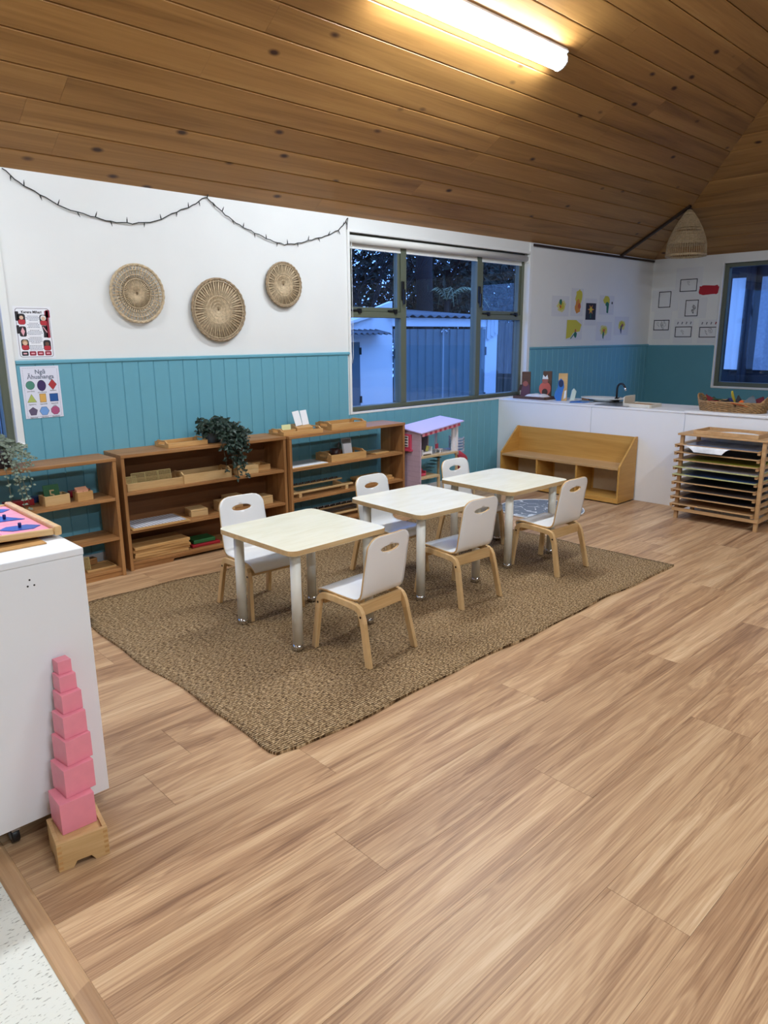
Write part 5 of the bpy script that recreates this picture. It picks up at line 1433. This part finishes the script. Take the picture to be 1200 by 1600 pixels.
ep = thing('eucalyptus_plant', 'trailing grey green eucalyptus in a dark pot at the left end', 'plant', (1.235, 4.53, .7755))
MB().lathe([(.055,0),(.062,.004),(.078,.09),(.080,.11),(.073,.11),(.07,.095),(0,.095)], 22).build('pot', mat('charcoal_pot', (58,56,66), .5), ep)
st_b = MB(); lf = MB(); q = random.Random(5)
ends = [(.045,-.21,-.235),(.065,-.205,-.16),(.075,-.20,-.22),(.10,-.20,-.09),(-.02,-.21,-.20),(.02,-.20,-.08),(.13,-.12,.06),(.16,-.10,.045),(.11,-.05,.10),(.06,-.04,.15),(.03,.0,.18),(-.03,-.04,.17),(-.06,-.05,.14),(.09,.02,.14),(0,-.08,.16),(-.10,-.03,.1),(.05,-.205,-.27),(.12,-.16,.02),(.14,-.02,.11),(-.05,-.1,.15),(.02,-.12,.12)]
for k, e in enumerate(ends):
    tgt = V(e); p = V((.02*math.cos(k), .02*math.sin(k), .10))
    mid = V((tgt.x*.8, -.17, .14)) if tgt.z < .0 else (p+tgt)/2 + V((0, 0, .05))
    path = [p*(1-f)*(1-f) + mid*2*f*(1-f) + tgt*f*f for f in [i/10 for i in range(11)]]
    st_b.tube(path, .0016, 4)
    for i in range(2, 11):
        for s in (-1, 1):
            for _r in range(2 if tgt.z > 0 else 1):
                dr = V((s*q.uniform(.5, 1), q.uniform(-.6, .3), q.uniform(-.5, .5)))
                leaf(lf, path[i] + V((q.uniform(-.006, .006), q.uniform(-.006, .002), q.uniform(-.006, .006))), dr, V((0, -1, q.uniform(0, 1))), q.uniform(.016, .024), q.uniform(.014, .019), .1)
st_b.build('stems', mat('eucalyptus_stem', (96,92,70), .6), ep)
lf.build('foliage', mat('eucalyptus_leaf', (112,124,106), .5, var=.35, scale=30), ep)
# ================================================================== YARD OUTSIDE THE WINDOWS
gr = struct(MB().box(-6, 22, WY+.16, 24, -.45, -.30).build('ground_yard', mat('yard_concrete', (110,112,112), .9, var=.1, scale=3)), 'concrete yard outside the windows')
struct(MB().box(XB+.16, 22, -8, WY+.16, -.45, -.30).build('ground_side', MC['yard_concrete']), 'concrete path beside the end wall')
YY = 8.0
SHW = mat('shed_white', (236,238,240), .6, var=.03, scale=2)
COR = mat('roof_iron', (72,78,84), .5)
sh = thing('yard_shed', 'pale painted shed with a low corrugated roof across the yard', 'shed', (0, 0, 0))
MB().prism([(5.2,-.3),(7.86,-.3),(7.86,2.02),(7.47,1.90),(6.9,1.70),(5.2,1.25)], XZ, YY, YY+.08).build('wall', SHW, sh)
MB().prism([(5.2,1.27),(7.47,1.80),(7.47,1.84),(5.2,1.31)], XZ, YY-.06, YY).build('barge_board', TRIMW, sh)
MB().box(10.09, 10.42, YY-.02, YY+.10, -.3, 1.80).build('wall', SHW, sh)
MB().box(7.84, 10.42, YY-.03, YY+.06, 1.655, 1.785).build('fascia', SHW, sh)
def corrugated(x0, x1, y0, y1, z0, z1, pitch=.076, amp=.016):
    b = MB(); n = int((x1-x0)/pitch*6); vs = []
    for i in range(n+1):
        x = x0 + (x1-x0)*i/n; w_ = amp*math.sin(2*math.pi*(x-x0)/pitch)
        vs += [(x, y0, z0+w_), (x, y1, z1+w_), (x, y0, z0+w_-.004), (x, y1, z1+w_-.004)]
    F = []
    for i in range(n):
        a = 4*i; F += [(a, a+4, a+5, a+1), (a+2, a+3, a+7, a+6), (a, a+2, a+6, a+4), (a+1, a+5, a+7, a+3)]
    return b.add(vs, F, 0, True)
corrugated(7.75, 10.5, YY-.10, YY+2.2, 1.81, 2.0, .20, .018).build('roof_iron_sheet', COR, sh)
corrugated(6.6, 7.56, YY-.30, YY, 1.545, 1.60, .11, .016).build('door_canopy', COR, sh)
MB().box(6.60, 7.17, YY-.02, YY, -.3, 1.43).build('door', mat('shed_door_grey', (96,112,120), .5), sh)
MB().box(6.56, 7.20, YY-.03, YY-.0, 1.43, 1.475).build('door_head', TRIMW, sh)
for z_ in (1.25, .55): MB().box(7.16, 7.19, YY-.035, YY-.02, z_, z_+.10).build('hinge', BLACK, sh)
# gates
gt = thing('yard_gate', 'pair of blue grey ribbed steel gates in the shed front', 'gate', (0,0,0))
GMT = mat('gate_steel', (124,138,142), .45, var=.04, scale=5)
for g0, g1 in ((7.88, 8.965), (8.995, 10.085)):
    n = 6; w_ = (g1-g0)/n
    for i in range(n):
        x0 = g0+w_*i
        MB().prism([(x0,YY-.005),(x0+w_-.022,YY-.005),(x0+w_-.016,YY-.03),(x0+w_-.004,YY-.03),(x0+w_,YY-.005),(x0+w_,YY+.004),(x0,YY+.004)], XY, -.28, 1.615).build('sheet_rib', GMT, gt)
    for z_ in (1.18, .40): MB().box((g0-.015) if g0 < 8 else g1-.02, (g0+.02) if g0 < 8 else g1+.015, YY-.045, YY-.031, z_, z_+.14).build('hinge', BLACK, gt)
MB().box(8.963, 8.998, YY-.04, YY-.032, -.28, 1.62).build('meeting_strip', mat('gate_strip', (170,180,184), .4), gt)
for s in (-1, 1): MB().tube([(8.98+s*.03, YY-.045, 1.60), (8.98+s*.07, YY-.06, 1.57), (8.98+s*.05, YY-.05, 1.54)], .012, 6).build('catch', CHROME, gt)
tw = thing('hanging_cloth', 'pale cloth hung over the end of the shed beam', 'cloth', (10.22, YY-.04, 1.80))
for k in range(3):
    MB().prism([(-.13+.09*k,-.34+.05*k),(-.03+.09*k,-.36+.04*k),(-.02+.085*k,.015),(-.12+.085*k,.015)], XZ, -.015-.008*k, -.009-.008*k).build('fold', mat('pale_cloth', (206,210,214), .8), tw)
# paling fence
fc_ = thing('paling_fence', 'dark weathered paling fence at the right of the yard', 'fence', (0,0,0))
PAL = wood('weathered_paling', [(52,44,38),(88,78,70),(128,116,106)], 'z', coarse=14, along=1, rough=.85, amt=.4, hue=.15)
for i in range(13):
    x0 = 10.44 + .148*i; MB().box(x0, x0+.140, YY+.04+.012*(i % 2), YY+.062+.012*(i % 2), -.3, 1.74+.02*math.sin(i*2.1)).build('paling', PAL, fc_)
for z_ in (.2, 1.3): MB().box(10.44, 12.4, YY+.08, YY+.13, z_, z_+.09).build('fence_rail', PAL, fc_)
fc_ = thing('paling_fence', 'paling fence seen through the window at the far left', 'fence', (0,0,0))
for i in range(14):
    x0 = .6 + .148*i; MB().box(x0, x0+.140, 7.4+.012*(i % 2), 7.42+.012*(i % 2), -.3, 1.60+.02*math.sin(i*1.7)).build('paling', PAL, fc_)
# trees
BARK = mat('dark_bark', (36,29,26), .9, var=.2, scale=8)
def limb(b, p, d, L_, r_, depth, q, tips):
    segs = 4; path = [p]; cur = p; dd = d
    for i in range(segs):
        dd = (dd + V((q.uniform(-.22, .22), q.uniform(-.22, .22), q.uniform(-.08, .16)))).normalized(); cur = cur + dd*(L_/segs); path.append(cur)
    b.tube(path, [r_*(1-.5*i/segs) for i in range(segs+1)], 5 if depth > 1 else 4, caps=False)
    tips.append((path[-1], dd))
    if depth <= 0: return
    for k in range(q.choice((2, 3, 3))):
        f = q.randint(1, segs); nd = (dd + V((q.uniform(-1, 1), q.uniform(-1, 1), q.uniform(-.2, .8)))*.75).normalized()
        limb(b, path[f], nd, L_*q.uniform(.55, .8), r_*.5, depth-1, q, tips)
def tree(name, label, loc, h_, r_, depth, seed, leaves, lsize, lmat, spread=.5, group='trees beyond the shed'):
    q = random.Random(seed); t = thing(name, label, 'tree', loc, 0, group)
    b = MB(); tips = []
    limb(b, V((0,0,0)), V((0,0,1)), h_*.5, r_, depth, q, tips)
    b.build('trunk', BARK, t)
    if leaves:
        lf = MB()
        for k in range(leaves):
            p, d = q.choice(tips); p = p + V((q.gauss(0, spread), q.gauss(0, spread), q.gauss(0, spread*.8)))
            if p.z < .3: p.z = .3 + q.random()*.6
            if loc[1] + p.y < 10.6: continue
            leaf(lf, p, V((q.uniform(-1,1), q.uniform(-1,1), q.uniform(-1,.4))), V((q.uniform(-1,1), -1, q.uniform(-.2,1))), lsize*q.uniform(.6,1.4), lsize*q.uniform(.25,.5))
        lf.build('foliage', lmat, t)
    return t
DLF = mat('dusk_leaf', (40,46,34), .8, var=.3, scale=3); DL2 = mat('dusk_leaf_brown', (60,50,36), .8, var=.3, scale=3)
tree('bare_tree', 'bare twiggy tree behind the left window pane', (8.3, 11.2, -.3), 4.6, .10, 5, 3, 0, 0, None)
tree('leafy_tree', 'tall dark tree filling the upper left pane', (7.4, 13.0, -.3), 6.2, .16, 4, 31, 4800, .2, DL2, .8)
tree('bare_tree', 'thin bare tree close to the shed roof', (9.6, 11.8, -.3), 4.2, .08, 5, 9, 0, 0, None)
tree('leafy_tree', 'dark bushy tree behind the left pane', (9.0, 13.4, -.3), 4.6, .14, 4, 21, 5200, .22, DLF, .75)
tree('leafy_tree', 'dark tree with hanging foliage behind the centre pane', (12.6, 12.4, -.3), 5.6, .20, 3, 22, 3600, .20, DLF, .7)
tree('leafy_tree', 'brownish tree at the right of the centre pane', (15.9, 12.6, -.3), 5.2, .16, 4, 23, 3000, .20, DL2, .8)
tree('leafy_tree', 'dense dark tree behind the right pane', (17.4, 13.2, -.3), 6.0, .18, 4, 24, 3400, .22, DLF, .9)
tree('leafy_tree', 'low dark shrub between the bare trees and the shed', (11.0, 13.6, -.3), 2.6, .12, 3, 25, 2600, .20, DLF, .8)
tree('leafy_tree', 'low shrub filling the gap right of the thick trunk', (13.6, 14.0, -.3), 2.8, .12, 3, 26, 2600, .20, DL2, .8)
for k_, (x_, y_, h_, lb_) in enumerate(((9.5, 16.5, 5.5, 'distant dark tree behind the upper left pane'), (13.0, 17.0, 5.0, 'distant dark tree between the trunk and the left pane'), (22.5, 17.5, 6.0, 'distant dark tree behind the right pane'))):
    tree('leafy_tree', lb_, (x_, y_, -.3), h_, .16, 3, 50+k_, 3200, .34, DLF, 1.1)
tr_ = thing('thick_trunk', 'thick dark palm trunk rising behind the gates', 'tree', (11.79, 11.0, -.3), 0, 'trees beyond the shed')
MB().tube([(0,0,0),(.03,0,1.5),(.0,.02,3),(-.03,0,5.5)], [.22,.19,.18,.17], 12).build('trunk', BARK, tr_)
# tree fern fronds
fr = thing('fern', 'pale arching fern fronds behind the gates', 'fern', (12.15, 10.7, -.3))
FRM = mat('fern_frond', (132,138,104), .6); q = random.Random(3)  # one pale green for all fronds
MB().tube([(0,0,0),(0,0,2.55)], [.07,.05], 8).build('stem', BARK, fr)
for k, (a, L_) in enumerate(((-10,1.05),(-35,.95),(20,.75),(-60,.8),(60,.6),(140,.45),(-120,.5))):
    b = MB(); dv = V((math.cos(R(a)), math.sin(R(a)), 0)); sd = V((-dv.y, dv.x, 0)); pth = []
    for i in range(15):
        f = i/14; pth.append(V((0,0,2.55)) + dv*L_*f + V((0,0,.42*math.sin(f*2.3)-.45*f*f)))
    b.tube(pth, .007, 4)
    for i in range(1, 15):
        wl = .26*math.sin(math.pi*min(1, i/14*.85+.12))
        for s in (-1, 1): leaf(b, pth[i], sd*s + dv*.5 - V((0,0,.35)), V((0,0,1)), wl, .035, .05)
    b.build('frond', FRM, fr)
# neighbour seen through the end wall window
nb = thing('neighbour_porch', 'dark porch with pale panels seen through the end wall window', 'building', (0,0,0))
MB().box(12.05, 12.15, 1.0, 6.5, -.3, 2.75).build('wall', mat('porch_dark', (30,32,40), .7), nb)
for y0, y1, m_ in ((4.455, 4.662, SHW), (3.55, 4.225, mat('frosted_panel', (150,160,172), .5, var=.12, scale=25))): MB().box(12.0, 12.05, y0, y1, .955, 2.34).build('pale_panel', m_, nb)
MB().box(11.4, 12.2, 1.0, 6.5, 2.75, 2.85).build('eave', mat('porch_dark2', (40,42,50), .7), nb)
for y_ in (4.34, 4.40): MB().tube([(11.95, y_, -.3), (11.95, y_, 2.6)], .04, 10).build('post', MC['porch_dark2'], nb)
# house roof and eaves keep stray sky light out of the wall tops
struct(MB().box(XL-.15, XB+.7, WY+.10, WY+.62, ZW+.08, ZW+.14).build('eave_back', TRIMW), 'white soffit outside the window wall')
